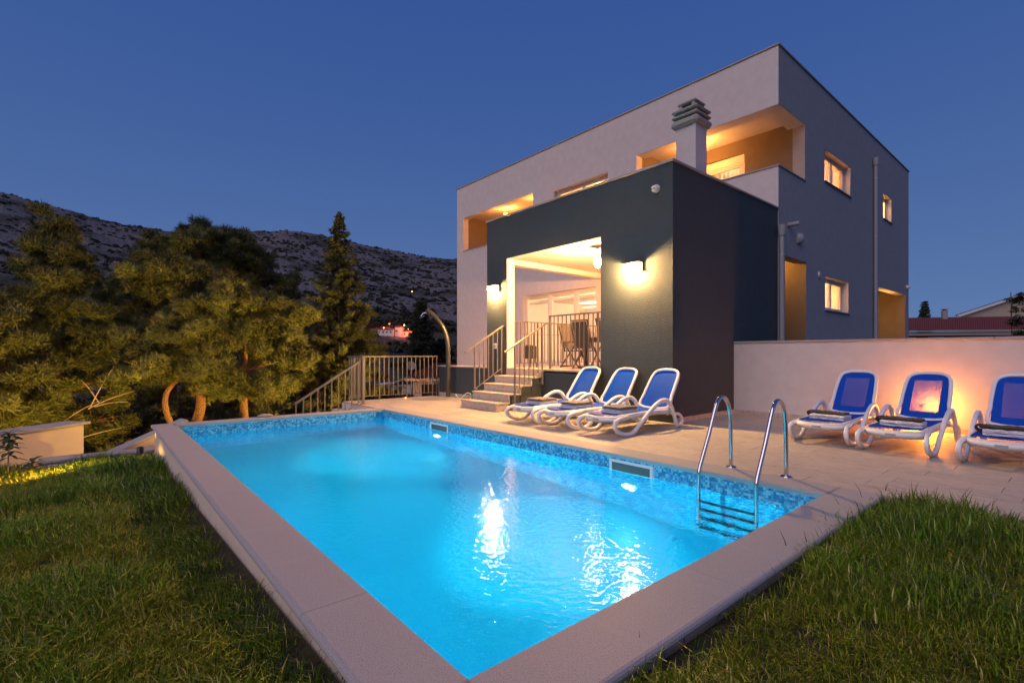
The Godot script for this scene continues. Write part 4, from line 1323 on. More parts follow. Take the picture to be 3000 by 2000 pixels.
func furniture() -> void:
	var first := lounger()
	var spots := [
		[Vector3(6.28, 0, -6.78), "blue sun lounger nearest the entrance steps, grey towel on it"],
		[Vector3(6.27, 0, -5.90), "middle blue sun lounger of the three in front of the porch"],
		[Vector3(6.28, 0, -4.975), "blue sun lounger farthest from the steps, at the porch's right corner"],
		[Vector3(8.03, 0, -2.50), "blue sun lounger by the garden wall, nearest the pool ladder"],
		[Vector3(7.97, 0, -1.64), "middle blue lounger at the garden wall, lamp strip glowing behind its back"],
		[Vector3(7.92, 0, -0.65), "blue sun lounger at the garden wall cut by the picture's right edge"]]
	var turns := [0.01, -0.012, 0.02, 0.015, -0.02, -0.01]
	for i in 6:
		if i == 0:
			first.position = spots[0][0]; first.rotation.y = turns[0]; first.set_meta("label", spots[0][1])
		else:
			copy(first, spots[i][0], spots[i][1], turns[i])
	var which := ["nearest the entrance steps", "in the middle of the porch row", "at the porch's right corner"]
	for i in 3:
		var p: Vector3 = spots[i][0] + Vector3(0.17, 0.322, 0.04)
		towel("white_towel", "folded white towel on the lounger " + which[i], "folded white towels", p, Vector3(0.44, 0.062, 0.40), 0.03 * i - 0.02, M.towel_white, 2)
		towel("grey_towel", "folded grey towel on a white one, lounger " + which[i], "folded grey towels", p + Vector3(0.005, 0.0635, -0.005), Vector3(0.43, 0.05, 0.39), 0.04 - 0.03 * i, M.towel_grey, 2)
	var side := ["nearest the pool ladder", "with the lamp strip behind", "at the picture's right edge"]
	for i in 3:
		var p: Vector3 = spots[i + 3][0] + Vector3(0.12, 0.322, 0.02)
		towel("white_towel", "folded white towel on the garden wall lounger " + side[i], "folded white towels", p, Vector3(0.30, 0.07, 0.44), 0.05 * i - 0.04, M.towel_white, 2)
		towel("brown_towel", "dark brown towel folded over a white one, wall lounger " + side[i], "dark brown towels", p + Vector3(0.05, 0.071, -0.03), Vector3(0.24, 0.034, 0.45), 0.06 * i - 0.06, M.towel_brown, 1, true)
	# dining table and folding chairs on the porch
	var t := thing("dining_table", "dark rectangular dining table on the porch behind the railing", "table", Vector3(9.75, FLOOR, -7.35))
	put(t, "table_top", box_mesh(Vector3(0.95, 0.035, 1.9), 0.006), M.wicker, Vector3(0, 0.745, 0))
	put(t, "apron", box_mesh(Vector3(0.85, 0.08, 1.78), 0.004), M.wicker, Vector3(0, 0.686, 0))
	for a in [-1, 1]:
		for b in [-1, 1]:
			bar(t, "leg", Vector3(0.40 * a, 0, 0.85 * b), Vector3(0.40 * a, 0.65, 0.85 * b), 0.07, 0.07, M.wicker, 0.006)
	var ch := thing("folding_chair", "", "chair", Vector3.ZERO, 0.0, "high-backed folding chairs round the porch table")
	for s in [-1.0, 1.0]:
		var z: float = 0.24 * s
		bar(ch, "leg", Vector3(-0.32, 0.0, z), Vector3(0.26, 0.64, z), 0.022, 0.035, M.wicker)
		bar(ch, "leg", Vector3(0.30, 0.0, z * 0.9), Vector3(-0.18, 0.62, z * 0.9), 0.022, 0.035, M.wicker)
		bar(ch, "back_post", Vector3(-0.16, 0.42, z * 0.96), Vector3(-0.40, 1.14, z * 0.96), 0.025, 0.035, M.wicker)
		bar(ch, "armrest", Vector3(-0.26, 0.65, z * 1.08), Vector3(0.27, 0.66, z * 1.08), 0.045, 0.025, M.wicker)
	bar(ch, "stretcher", Vector3(-0.30, 0.03, -0.24), Vector3(-0.30, 0.03, 0.24), 0.02, 0.025, M.wicker)
	bar(ch, "stretcher", Vector3(0.28, 0.03, -0.22), Vector3(0.28, 0.03, 0.22), 0.02, 0.025, M.wicker)
	put(ch, "seat", box_mesh(Vector3(0.46, 0.02, 0.42), 0.006), M.wicker, Vector3(0.03, 0.43, 0))
	put(ch, "backrest", box_mesh(Vector3(0.012, 0.66, 0.40), 0.004), M.wicker, Vector3(-0.29, 0.80, 0), Basis(Vector3(0, 0, 1), 0.32))
	bar(ch, "top_rail", Vector3(-0.40, 1.14, -0.24), Vector3(-0.40, 1.14, 0.24), 0.04, 0.03, M.wicker)
	var seats := [
		[Vector3(9.55, FLOOR, -8.72), PI * 1.5, "dark folding chair at the table's end nearest the steps"],
		[Vector3(9.05, FLOOR, -7.85), 0.12, "dark folding chair on the pool side of the table, left one"],
		[Vector3(9.0, FLOOR, -7.0), -0.08, "dark folding chair on the pool side of the table, right one"],
		[Vector3(10.5, FLOOR, -7.8), PI + 0.05, "dark folding chair on the house side of the table, left one"],
		[Vector3(10.5, FLOOR, -6.95), PI - 0.06, "dark folding chair on the house side of the table, right one"]]
	for i in seats.size():
		if i == 0:
			ch.position = seats[0][0]; ch.rotation.y = seats[0][1]; ch.set_meta("label", seats[0][2])
		else:
			copy(ch, seats[i][0], seats[i][2], seats[i][1])
	# inside the living room
	var k := thing("kitchen_counter", "pale counter with bottles on it seen through the porch doors", "counter", Vector3(15.2, FLOOR, -12.6))
	put(k, "counter_body", box_mesh(Vector3(0.7, 0.98, 2.4), 0.01), M.white_paint, Vector3(0, 0.49, 0))
	put(k, "counter_top", box_mesh(Vector3(0.78, 0.04, 2.5), 0.006), M.riser_stone, Vector3(0, 1.0, 0))
	var bg := Geo.new()
	lathe(bg, [Vector2(0.0, 0.0), Vector2(0.036, 0.0), Vector2(0.038, 0.19), Vector2(0.014, 0.24), Vector2(0.013, 0.30), Vector2(0.0, 0.30)], 12)
	for i in 6:
		var b := put(self, "bottle", bg.mesh(), M.wicker if i % 2 == 0 else M.riser_stone, Vector3(15.0 + 0.09 * (i % 2), FLOOR + 1.02, -13.55 + 0.2 * i), Basis.from_scale(Vector3(1, 0.8 + 0.11 * ((i * 5) % 4), 1)))
		tag(b, ["dark bottle at the left end of the kitchen counter", "pale bottle second from the counter's left end", "dark bottle third from the counter's left end", "pale bottle fourth from the counter's left end", "dark bottle fifth from the counter's left end", "pale bottle at the right of the bottle row"][i], "bottle", "bottles on the kitchen counter")
	var br := thing("brazier", "black metal fire-tool stand on the porch beside the left pier", "stand", Vector3(8.75, FLOOR, -9.6))
	put(br, "bucket", box_mesh(Vector3(0.26, 0.34, 0.26), 0.02), M.black_metal, Vector3(0, 0.40, 0))
	for a in [-1, 1]:
		for b in [-1, 1]:
			bar(br, "leg", Vector3(0.12 * a, 0, 0.12 * b), Vector3(0.10 * a, 0.24, 0.10 * b), 0.02, 0.02, M.black_metal)
	bar(br, "rim", Vector3(-0.15, 0.58, 0), Vector3(0.15, 0.58, 0), 0.02, 0.02, M.black_metal)

# ------------------------------------------------------------------ pool gear
func pool_gear() -> void:
	var t := thing("pool_ladder", "polished steel pool ladder with two arched handrails and four treads", "ladder", Vector3(5.46, 0, -2.35))
	for z in [-0.29, 0.29]:
		var pts: Array = [Vector3(0.0, 0.0, z), Vector3(-0.005, 0.30, z), Vector3(-0.02, 0.56, z), Vector3(-0.06, 0.70, z), Vector3(-0.13, 0.775, z), Vector3(-0.225, 0.795, z), Vector3(-0.31, 0.745, z), Vector3(-0.37, 0.65, z), Vector3(-0.50, 0.40, z), Vector3(-0.64, 0.16, z), Vector3(-0.685, 0.075, z), Vector3(-0.70, -0.02, z), Vector3(-0.70, -0.4, z), Vector3(-0.70, -1.15, z)]
		tube(t, "handrail", smooth_path(pts, 5), 0.0215, M.steel, 16)
		var g := Geo.new()
		lathe(g, [Vector2(0.0, 0.018), Vector2(0.03, 0.018), Vector2(0.055, 0.008), Vector2(0.06, 0.0), Vector2(0.0, 0.0)], 20)
		put(t, "flange", g.mesh(), M.steel, Vector3(0, 0.001, z))
		put(t, "foot", box_mesh(Vector3(0.05, 0.05, 0.05), 0.01), M.black_plastic, Vector3(-0.70, -1.15, z))
		bar(t, "stand_off", Vector3(-0.70, -1.1, z), Vector3(-0.385, -1.1, z), 0.03, 0.03, M.steel)
	for k in 4:
		put(t, "tread", box_mesh(Vector3(0.075, 0.026, 0.56), 0.006), M.black_plastic, Vector3(-0.70, -0.34 - 0.25 * k, 0))
	# skimmers
	for i in 2:
		var z0: float = [-8.51, -4.05][i]
		var s := thing("pool_skimmer", ["white framed skimmer opening in the mosaic near the pool's far end", "white framed skimmer opening in the mosaic nearer the ladder"][i], "skimmer", Vector3(PX1, -0.15, z0 + 0.325), 0.0, "pool skimmers")
		var w := 0.325
		put(s, "frame", box_mesh(Vector3(0.014, 0.034, 2.0 * w), 0.003), M.lip, Vector3(-0.002, 0.055, 0))
		put(s, "frame", box_mesh(Vector3(0.014, 0.03, 2.0 * w), 0.003), M.lip, Vector3(-0.002, -0.10, 0))
		for q in [-1.0, 1.0]:
			put(s, "frame", box_mesh(Vector3(0.014, 0.126, 0.04), 0.003), M.lip, Vector3(-0.002, -0.024, q * (w - 0.02)))
		put(s, "weir_flap", box_mesh(Vector3(0.006, 0.13, 2.0 * w - 0.08)), M.pad_grey, Vector3(0.0015, -0.024, 0))
	pool_lamp(Vector3(PX1, -0.80, -8.2), -1.0, "round underwater lamp glowing below the far skimmer", 36.0)
	pool_lamp(Vector3(PX1, -0.80, -3.72), -1.0, "round underwater lamp glowing below the skimmer nearer the ladder", 36.0)
	pool_lamp(Vector3(PX0, -0.80, -8.2), 1.0, "underwater lamp on the lawn side of the pool, at its far half", 40.0)
	pool_lamp(Vector3(PX0, -0.80, -3.72), 1.0, "underwater lamp on the lawn side of the pool, at its near half", 40.0)

func pool_lamp(where: Vector3, dir: float, label: String, energy: float) -> void:
	var l := thing("pool_lamp", label, "pool lamp", where, 0.0, "underwater pool lamps")
	var g := Geo.new()
	lathe(g, [Vector2(0.11, 0.0), Vector2(0.12, 0.012), Vector2(0.11, 0.03), Vector2(0.08, 0.035)], 24)
	var B := Basis(Vector3(0, 0, 1), -dir * PI / 2)
	put(l, "bezel", g.mesh(), M.white_plastic, Vector3.ZERO, B)
	var h := Geo.new()
	lathe(h, [Vector2(0.0, 0.05), Vector2(0.05, 0.046), Vector2(0.08, 0.033), Vector2(0.08, 0.0), Vector2(0.0, 0.0)], 24)
	put(l, "lens", h.mesh(), M.bulb_cool, Vector3.ZERO, B)
	var sp := SpotLight3D.new()
	sp.name = "beam"
	sp.light_color = Color(0.70, 0.96, 0.98)
	sp.light_energy = energy
	sp.light_size = 0.08
	sp.spot_angle = 62.0 if dir < 0.0 else 50.0
	sp.spot_angle_attenuation = 1.0
	sp.spot_range = 14.0
	sp.spot_attenuation = 2.0
	sp.shadow_enabled = true
	sp.position = Vector3(dir * 0.08, 0, 0)
	sp.rotation = Vector3(-0.5 if dir < 0.0 else 0.24, -dir * PI / 2, 0)
	l.add_child(sp)

# ------------------------------------------------------------------ lamps
func sconce(where: Vector3, label: String, energy: float) -> void:
	var t := thing("wall_lamp", label, "wall lamp", where, 0.0, "box wall lamps on the porch front")
	put(t, "back_plate", box_mesh(Vector3(0.02, 0.17, 0.40), 0.004), M.frame_grey, Vector3(-0.01, 0, 0))
	put(t, "top_plate", box_mesh(Vector3(0.115, 0.012, 0.40), 0.003), M.frame_grey, Vector3(-0.0775, 0.08, 0))
	put(t, "end_plate", box_mesh(Vector3(0.02, 0.16, 0.012), 0.003), M.frame_grey, Vector3(-0.03, -0.005, 0.196))
	put(t, "glass_box", box_mesh(Vector3(0.085, 0.115, 0.34), 0.012), M.bulb_bright, Vector3(-0.075, 0.0, -0.005))
	omni(t, Vector3(-0.108, -0.01, 0), Color(1.0, 0.76, 0.45), energy, 0.05)

func lamps() -> void:
	sconce(Vector3(XC, 2.95, -5.82), "glowing box wall lamp on the dark porch front, right of the opening", 16.0)
	sconce(Vector3(XC, 2.97, -10.23), "glowing box wall lamp on the narrow left pier of the porch", 12.0)
	# lantern under the porch ceiling
	var t := thing("pendant_lantern", "glowing glass pendant lantern hanging from the porch ceiling", "lantern", Vector3(9.26, 3.86, -7.74))
	var g := Geo.new()
	lathe(g, [Vector2(0.0, 0.0), Vector2(0.13, 0.0), Vector2(0.12, -0.03), Vector2(0.05, -0.05), Vector2(0.0, -0.05)], 20)
	put(t, "ceiling_rose", g.mesh(), M.frame_grey)
	tube(t, "rod", PackedVector3Array([Vector3(0, -0.05, 0), Vector3(0, -0.22, 0)]), 0.012, M.frame_grey, 8)
	var h := Geo.new()
	lathe(h, [Vector2(0.0, -0.20), Vector2(0.06, -0.215), Vector2(0.11, -0.25), Vector2(0.10, -0.262), Vector2(0.0, -0.262)], 20)
	put(t, "cap", h.mesh(), M.frame_grey)
	var s := Geo.new()
	lathe(s, [Vector2(0.055, -0.27), Vector2(0.085, -0.36), Vector2(0.085, -0.42), Vector2(0.05, -0.50), Vector2(0.0, -0.52)], 18)
	put(t, "globe", s.mesh(), M.bulb_bright)
	var f := Geo.new()
	lathe(f, [Vector2(0.0, -0.52), Vector2(0.02, -0.53), Vector2(0.015, -0.57), Vector2(0.0, -0.60)], 10)
	put(t, "finial", f.mesh(), M.frame_grey)
	omni(t, Vector3(0, -0.40, 0), Color(1.0, 0.68, 0.42), 36.0, 0.07)
	# balcony and loggia downlights
	ceiling_light(Vector3(13.45, 7.5, -7.55), "small ceiling lamp in the right-hand corner balcony", Color(1.0, 0.64, 0.32), 3.4, "bulb_amber", 0.16, 0.24)
	ceiling_light(Vector3(13.35, 7.5, -16.2), "small ceiling lamp in the upper left loggia, middle one", Color(1.0, 0.62, 0.30), 2.6, "bulb_amber", 0.16, 0.22)
	ceiling_light(Vector3(13.35, 7.5, -14.2), "small ceiling lamp at the right end of the upper left loggia", Color(1.0, 0.62, 0.30), 2.6, "bulb_amber", 0.16, 0.22)
	ceiling_light(Vector3(14.95, 7.48, -7.2), "ceiling lamp in the bedroom behind the corner balcony", Color(1.0, 0.85, 0.62), 3.5, "bulb_warm")
	ceiling_light(Vector3(14.1, 7.48, -11.4), "pendant lamp behind the strip window over the porch", Color(1.0, 0.66, 0.36), 12.0, "bulb_warm", 0.2, 0.75)
	ceiling_light(Vector3(17.0, 7.58, -6.4), "pendant lamp in the upstairs room with two-leaf window", Color(1.0, 0.66, 0.36), 9.0, "bulb_warm", 0.2, 0.75)
	ceiling_light(Vector3(22.5, 7.58, -6.2), "pendant lamp in the upstairs room with narrow window", Color(1.0, 0.78, 0.5), 7.0, "bulb_warm", 0.2, 0.75)
	ceiling_light(Vector3(16.9, 3.73, -6.4), "pendant lamp in the ground floor room of the grey side", Color(1.0, 0.72, 0.42), 10.0, "bulb_warm", 0.2, 0.6)
	ceiling_light(Vector3(13.8, 3.88, -5.75), "ceiling lamp in the narrow side alcove", Color(1.0, 0.70, 0.36), 1.6, "bulb_amber")
	ceiling_light(Vector3(23.2, 3.84, -5.8), "pendant lamp in the wide side alcove", Color(1.0, 0.70, 0.38), 2.8, "bulb_amber", 0.2, 0.8)
	# living room light strips over the coves
	for i in 2:
		var x: float = [13.72, 17.48][i]
		var l := thing("led_strip", ["glowing light strip along the living room ceiling near the doors", "glowing light strip along the living room's back ceiling"][i], "light strip", Vector3(x, 3.42, -12.8), 0.0, "living room light strips")
		put(l, "strip", box_mesh(Vector3(0.12, 0.02, 5.4), 0.004), M.led_strip)
		var ar := AreaLight3D.new()
		ar.name = "strip_light"
		ar.area_size = Vector2(0.12, 5.4)
		ar.light_color = Color(1.0, 0.84, 0.66)
		ar.light_energy = 20.0
		ar.area_range = 14.0
		ar.shadow_enabled = true
		ar.position = Vector3(0, 0.02, 0)
		ar.rotation = Vector3(PI / 2, 0, 0)
		l.add_child(ar)
	ceiling_light(Vector3(15.6, 3.60, -12.4), "round ceiling lamp in the middle of the living room", Color(1.0, 0.80, 0.62), 11.0, "bulb_warm", 0.3)
	# amber strip in the garden wall
	var a := thing("wall_strip_lamp", "glowing amber strip lamp low on the garden wall behind the middle lounger", "wall lamp", Vector3(XW, 0.42, -1.70))
	put(a, "housing", box_mesh(Vector3(0.03, 0.03, 0.26), 0.006), M.frame_grey, Vector3(-0.015, 0.0, 0))
	put(a, "diffuser", box_mesh(Vector3(0.07, 0.03, 0.22), 0.006), M.bulb_amber, Vector3(-0.067, 0.0, 0))
	omni(a, Vector3(-0.09, 0.0, 0), Color(1.0, 0.57, 0.21), 2.9, 0.06)
	# garden spotlights
	garden_spot(Vector3(0.60, lawn_y(0.6, -10.7), -10.72), Vector3(0.1, 1.0, -0.75), "black garden spotlight standing on the white pebbles by the pool's far corner", 1.5)
	garden_spot(Vector3(-2.15, lawn_y(-2.15, -9.85) + 0.14, -9.85), Vector3(1.2, -0.50, 0.05), "black garden spotlight in the grass beyond the picture's left edge", 70.0, 27.0)
	garden_spot(Vector3(9.3, -2.2, -14.3), Vector3(-0.8, 0.38, -0.62), "black garden spotlight on the slope below the terrace, lighting the pines", 165.0)
	bollard(Vector3(9.5, -2.3, -15.4))
	garden_spot(Vector3(-0.75, -2.1, -13.3), Vector3(0.05, 0.55, -1.0), "black garden spotlight hidden behind the retaining wall, lighting the left pines", 60.0)

func bollard(where: Vector3) -> void:
	var t := thing("bollard_lamp", "garden bollard lamp on the slope below the terrace, lighting the villa's left front", "bollard lamp", where)
	var g := Geo.new()
	lathe(g, [Vector2(0.0, 0.0), Vector2(0.07, 0.0), Vector2(0.05, 0.03), Vector2(0.05, 0.75)], 16)
	put(t, "post", g.mesh(), M.black_metal)
	var h := Geo.new()
	lathe(h, [Vector2(0.0, 0.75), Vector2(0.055, 0.75), Vector2(0.055, 0.93), Vector2(0.0, 0.93)], 16)
	put(t, "lamp_glass", h.mesh(), M.bulb_amber)
	var c := Geo.new()
	lathe(c, [Vector2(0.0, 0.97), Vector2(0.065, 0.955), Vector2(0.065, 0.935), Vector2(0.0, 0.935)], 16)
	put(t, "cap", c.mesh(), M.black_metal)
	omni(t, Vector3(0, 0.84, 0), Color(1.0, 0.62, 0.34), 8.0, 0.05)

func garden_spot(where: Vector3, aim: Vector3, label: String, energy: float, cone := 62.0) -> void:
	var t := thing("garden_spotlight", label, "spotlight", where, 0.0, "garden spotlights")
	put(t, "spike", box_mesh(Vector3(0.02, 0.2, 0.02)), M.black_plastic, Vector3(0, -0.02, 0))
	var B := Basis.looking_at(aim.normalized(), Vector3.UP) * Basis(Vector3(1, 0, 0), -PI / 2)
	var g := Geo.new()
	lathe(g, [Vector2(0.0, -0.07), Vector2(0.035, -0.065), Vector2(0.05, -0.03), Vector2(0.052, 0.075), Vector2(0.046, 0.075), Vector2(0.045, 0.04)], 18)
	put(t, "housing", g.mesh(), M.black_plastic, Vector3(0, 0.12, 0), B)
	var h := Geo.new()
	lathe(h, [Vector2(0.0, 0.04), Vector2(0.044, 0.04)], 18)
	put(t, "lamp_lens", h.mesh(), M.bulb_amber, Vector3(0, 0.12, 0), B)
	var s := SpotLight3D.new()
	s.name = "beam"
	s.light_color = Color(1.0, 0.76, 0.30)
	s.light_energy = energy
	s.light_size = 0.04
	s.spot_angle = cone
	s.spot_angle_attenuation = 0.7
	s.spot_range = 40.0
	s.spot_attenuation = 2.0
	s.shadow_enabled = true
	t.add_child(s)
	s.position = Vector3(0, 0.12, 0) + aim.normalized() * 0.085
	s.look_at_from_position(where + s.position, where + s.position + aim, Vector3.UP)
	s.position = Vector3(0, 0.12, 0) + aim.normalized() * 0.085

# ------------------------------------------------------------------ shower, cameras, hose
func small_things() -> void:
	var t := thing("outdoor_shower", "curved dark metal outdoor shower column at the deck's far corner", "shower", Vector3(7.88, 0, -12.2))
	var dir := Vector3(-0.76, 0, -0.65)
	var pts: Array = [Vector3(0, 0, 0), Vector3(0, 0.6, 0), Vector3(0, 1.2, 0), Vector3(0, 1.6, 0) + dir * 0.02, Vector3(0, 2.0, 0) + dir * 0.13, Vector3(0, 2.32, 0) + dir * 0.36, Vector3(0, 2.55, 0) + dir * 0.62]
	tube(t, "column", smooth_path(pts, 6), 0.068, M.aluminium, 18)
	put(t, "base_plate", box_mesh(Vector3(0.24, 0.014, 0.24), 0.004), M.frame_grey, Vector3(0, 0.008, 0))
	var g := Geo.new()
	lathe(g, [Vector2(0.0, 0.03), Vector2(0.03, 0.03), Vector2(0.09, 0.0), Vector2(0.09, -0.014), Vector2(0.0, -0.014)], 20)
	put(t, "shower_head", g.mesh(), M.steel, Vector3(0, 2.34, 0) + dir * 0.78, Basis(dir.cross(Vector3.UP).normalized(), -0.5))
	tube(t, "spout", PackedVector3Array([Vector3(0, 2.47, 0) + dir * 0.56, Vector3(0, 2.46, 0) + dir * 0.72, Vector3(0, 2.37, 0) + dir * 0.79]), 0.014, M.steel, 8)
	var tr := thing("shower_tray", "darker stone shower tray set flush in the deck before the shower", "tray", Vector3(7.2, 0, -12.0))
	put(tr, "slab", box_mesh(Vector3(0.85, 0.012, 0.7), 0.003), M.riser_stone, Vector3(0, 0.003, 0))
	# hose with a green nozzle
	var h := thing("garden_hose", "white hose with green nozzle lying by the dark terrace wall", "hose", Vector3(7.95, 0, -11.6))
	tube(h, "hose", smooth_path([Vector3(0.06, 0.04, -0.45), Vector3(0.02, 0.10, -0.33), Vector3(0.0, 0.012, -0.2), Vector3(-0.02, 0.02, 0.0), Vector3(0.0, 0.16, 0.22), Vector3(-0.02, 0.17, 0.42), Vector3(-0.05, 0.10, 0.55)], 6), 0.011, M.white_plastic, 8)
	mat("green_plastic", lin(0.02, 0.30, 0.08), 0.4)
	bar(h, "nozzle", Vector3(-0.05, 0.13, 0.52), Vector3(-0.06, 0.12, 0.74), 0.04, 0.045, M.green_plastic, 0.01)
	bar(h, "trigger", Vector3(-0.05, 0.11, 0.60), Vector3(-0.05, 0.0, 0.56), 0.03, 0.035, M.green_plastic, 0.01)
	# dome camera on the porch front
	camera_dome(Vector3(XC, 4.365, -5.32), Vector3(-1, 0, 0), "white dome security camera high on the dark porch front")
	# small fittings of the grey side
	var v := thing("vent_pipe", "short grey vent pipe sticking out of the grey side wall", "pipe", Vector3(13.3, 4.50, ZS))
	tube(v, "pipe", PackedVector3Array([Vector3(0, 0, -0.02), Vector3(0, 0, 0.26)]), 0.055, M.pipe, 14)
	var s := thing("alarm_siren", "pale alarm siren box on the grey side wall", "siren", Vector3(13.95, 4.26, ZS))
	put(s, "back_box", box_mesh(Vector3(0.24, 0.30, 0.03), 0.01), M.pipe, Vector3(0, 0, 0.015))
	var sg := Geo.new()
	lathe(sg, [Vector2(0.0, 0.11), Vector2(0.06, 0.10), Vector2(0.10, 0.06), Vector2(0.115, 0.0)], 18)
	put(s, "cover", sg.mesh(), M.pipe, Vector3(0, -0.01, 0.03), Basis(Vector3(1, 0, 0), PI / 2) * Basis.from_scale(Vector3(1, 1, 1.25)))
	var lock := thing("wall_sensor", "small oval sensor on the grey side wall beside the lower window", "sensor", Vector3(15.42, 3.46, ZS))
	var lg := Geo.new()
	lathe(lg, [Vector2(0.0, 0.05), Vector2(0.05, 0.04), Vector2(0.07, 0.0)], 16)
	put(lock, "sensor_cap", lg.mesh(), M.frame_grey, Vector3.ZERO, Basis(Vector3(1, 0, 0), PI / 2) * Basis.from_scale(Vector3(1, 1, 1.8)))
	camera_dome(Vector3(25.35, 3.99, ZS), Vector3(0, 0, 1), "white security camera at the far end of the grey side wall")
	var so := thing("wall_socket", "small white outdoor socket on the left porch pier", "socket", Vector3(XC, 1.47, -10.19))
	put(so, "plate", box_mesh(Vector3(0.03, 0.14, 0.10), 0.006), M.white_plastic, Vector3(-0.015, 0, 0))
	put(so, "flap", box_mesh(Vector3(0.012, 0.08, 0.06), 0.004), M.pipe, Vector3(-0.035, 0, 0))
	var dl := thing("deck_lamp", "tiny glowing lamp at the deck edge under the railing", "deck lamp", Vector3(6.78, 0.0, -12.72))
	var dg := Geo.new()
	lathe(dg, [Vector2(0.0, 0.03), Vector2(0.016, 0.024), Vector2(0.022, 0.0)], 12)
	put(dl, "lamp_cap", dg.mesh(), M.bulb_amber)
	omni(dl, Vector3(0, 0.012, 0), Color(1.0, 0.6, 0.2), 0.02, 0.01)

func camera_dome(where: Vector3, out: Vector3, label: String) -> void:
	var t := thing("security_camera", label, "security camera", where)
	var B := Basis(Vector3.UP.cross(out).normalized(), PI / 2)
	var g := Geo.new()
	lathe(g, [Vector2(0.0, 0.0), Vector2(0.075, 0.0), Vector2(0.075, 0.035), Vector2(0.06, 0.045)], 20)
	put(t, "mount", g.mesh(), M.white_plastic, Vector3.ZERO, B)
	var s := Geo.new()
	lathe(s, [Vector2(0.062, 0.035), Vector2(0.066, 0.07), Vector2(0.05, 0.11), Vector2(0.0, 0.13)], 20)
	put(t, "ball", s.mesh(), M.white_plastic, Vector3(0, -0.01, 0), B)
	for k in [-1, 1]:
		var e := Geo.new()
		lathe(e, [Vector2(0.0, 0.012), Vector2(0.014, 0.010), Vector2(0.016, 0.0)], 12)
		put(t, "lens", e.mesh(), M.black_plastic, out * 0.115 + Vector3(0, -0.02, 0) + Vector3.UP.cross(out) * (0.026 * k), B)

# ------------------------------------------------------------------ vegetation
func needle_tuft(count: int, length: float, width: float, spread: float) -> ArrayMesh:
	var g := Geo.new()
	for k in count:
		var a := rng.randf() * TAU
		var up := rng.randf_range(1.0 - spread, 1.0)
		var d := Vector3(cos(a) * sqrt(1.0 - up * up), up, sin(a) * sqrt(1.0 - up * up)).normalized()
		var base := Vector3(rng.randf_range(-1, 1), rng.randf_range(-1, 0.4), rng.randf_range(-1, 1)) * length * 0.45
		var w := d.cross(Vector3(rng.randf_range(-1, 1), rng.randf_range(-1, 1), rng.randf_range(-1, 1))).normalized() * width
		var l := length * rng.randf_range(0.6, 1.15)
		var q := rng.randf_range(0.75, 1.2)
		g.tint = Color(q, q, q)
		var n := d.cross(w).normalized()
		g.tri(base - w, base + w, base + d * l, n, n, n)
	return g.mesh()

var tufts := {}

func limb_path(a: Vector3, b: Vector3, bend: float) -> PackedVector3Array:
	var pts: Array = []
	var side := (b - a).cross(Vector3.UP)
	side = Vector3.RIGHT if side.length() < 0.01 else side.normalized()
	for k in 5:
		var u := k / 4.0
		pts.append(a.lerp(b, u) + side * sin(u * PI) * bend * rng.randf_range(0.4, 1.0) + Vector3(0, sin(u * PI) * bend * 0.5, 0))
	return smooth_path(pts, 3)

func taper(n: int, a: float, b: float) -> PackedFloat32Array:
	var s := PackedFloat32Array()
	for i in n:
		s.append(lerpf(a, b, float(i) / (n - 1)))
	return s

# blobs: [offset from base, radii, tuft count]
func pine(called: String, label: String, group: String, base: Vector3, trunk: Array, radius: float, blobs: Array, hue: Color, tuft_size := 1.0, density := 1.5) -> void:
	var t := thing(called, label, "tree", base, 0.0, group)
	var path := smooth_path(trunk, 4)
	tube(t, "trunk", path, radius, M.bark, 12, false, taper(path.size(), 1.0, 0.3))
	var places: Array = []
	var tints := PackedColorArray()
	for b in blobs:
		var c: Vector3 = b[0]
		var r: Vector3 = b[1]
		# limb from the trunk to the clump
		var best := path[0]
		for p in path:
			if p.y < c.y - r.y * 0.2 and p.y > best.y:
				best = p
		var lp := limb_path(best, c, 0.12 * (c - best).length())
		tube(t, "limb", lp, radius * 0.42, M.bark, 7, false, taper(lp.size(), 1.0, 0.25))
		for k in 4:
			var d := Vector3(rng.randf_range(-1, 1), rng.randf_range(-0.3, 1), rng.randf_range(-1, 1)).normalized()
			var tw := limb_path(c - d * r * 0.1, c + d * r * 0.75, 0.05 * r.x)
			tube(t, "twig", tw, radius * 0.16, M.bark, 5, false, taper(tw.size(), 1.0, 0.3))
		# brush-like sub-clumps give the uneven, layered outline and gaps between them
		var subs: Array = []
		for k in maxi(6, int(b[2] * density) / 40):
			var d := Vector3(rng.randfn(), rng.randfn() * 0.8, rng.randfn()).normalized() * pow(rng.randf(), 0.4)
			subs.append([c + d * r, rng.randf_range(0.20, 0.36) * tuft_size, rng.randf_range(0.5, 1.35)])
		for k in int(b[2] * density):
			var s: Array = subs[k % subs.size()]
			var d := Vector3(rng.randfn(), rng.randfn() * 0.8 + 0.45, rng.randfn()).normalized()
			var p: Vector3 = s[0] + d * s[1] * pow(rng.randf(), 0.5) * Vector3(1.15, 0.8, 1.15)
			var up := (d + Vector3(0, 0.55, 0) + Vector3(rng.randfn(), rng.randfn(), rng.randfn()) * 0.25).normalized()
			var sd := up.cross(Vector3(rng.randfn(), rng.randfn(), rng.randfn())).normalized()
			var sc := tuft_size * rng.randf_range(0.65, 1.15)
			places.append(Transform3D(Basis(sd, up, sd.cross(up)).scaled(Vector3.ONE * sc), p))
			var q: float = s[2] * rng.randf_range(0.75, 1.25)
			tints.append(Color(hue.r * q * rng.randf_range(0.9, 1.15), hue.g * q, hue.b * q))
	bake(t, "crown", tufts.pine, M.needle, places, tints)

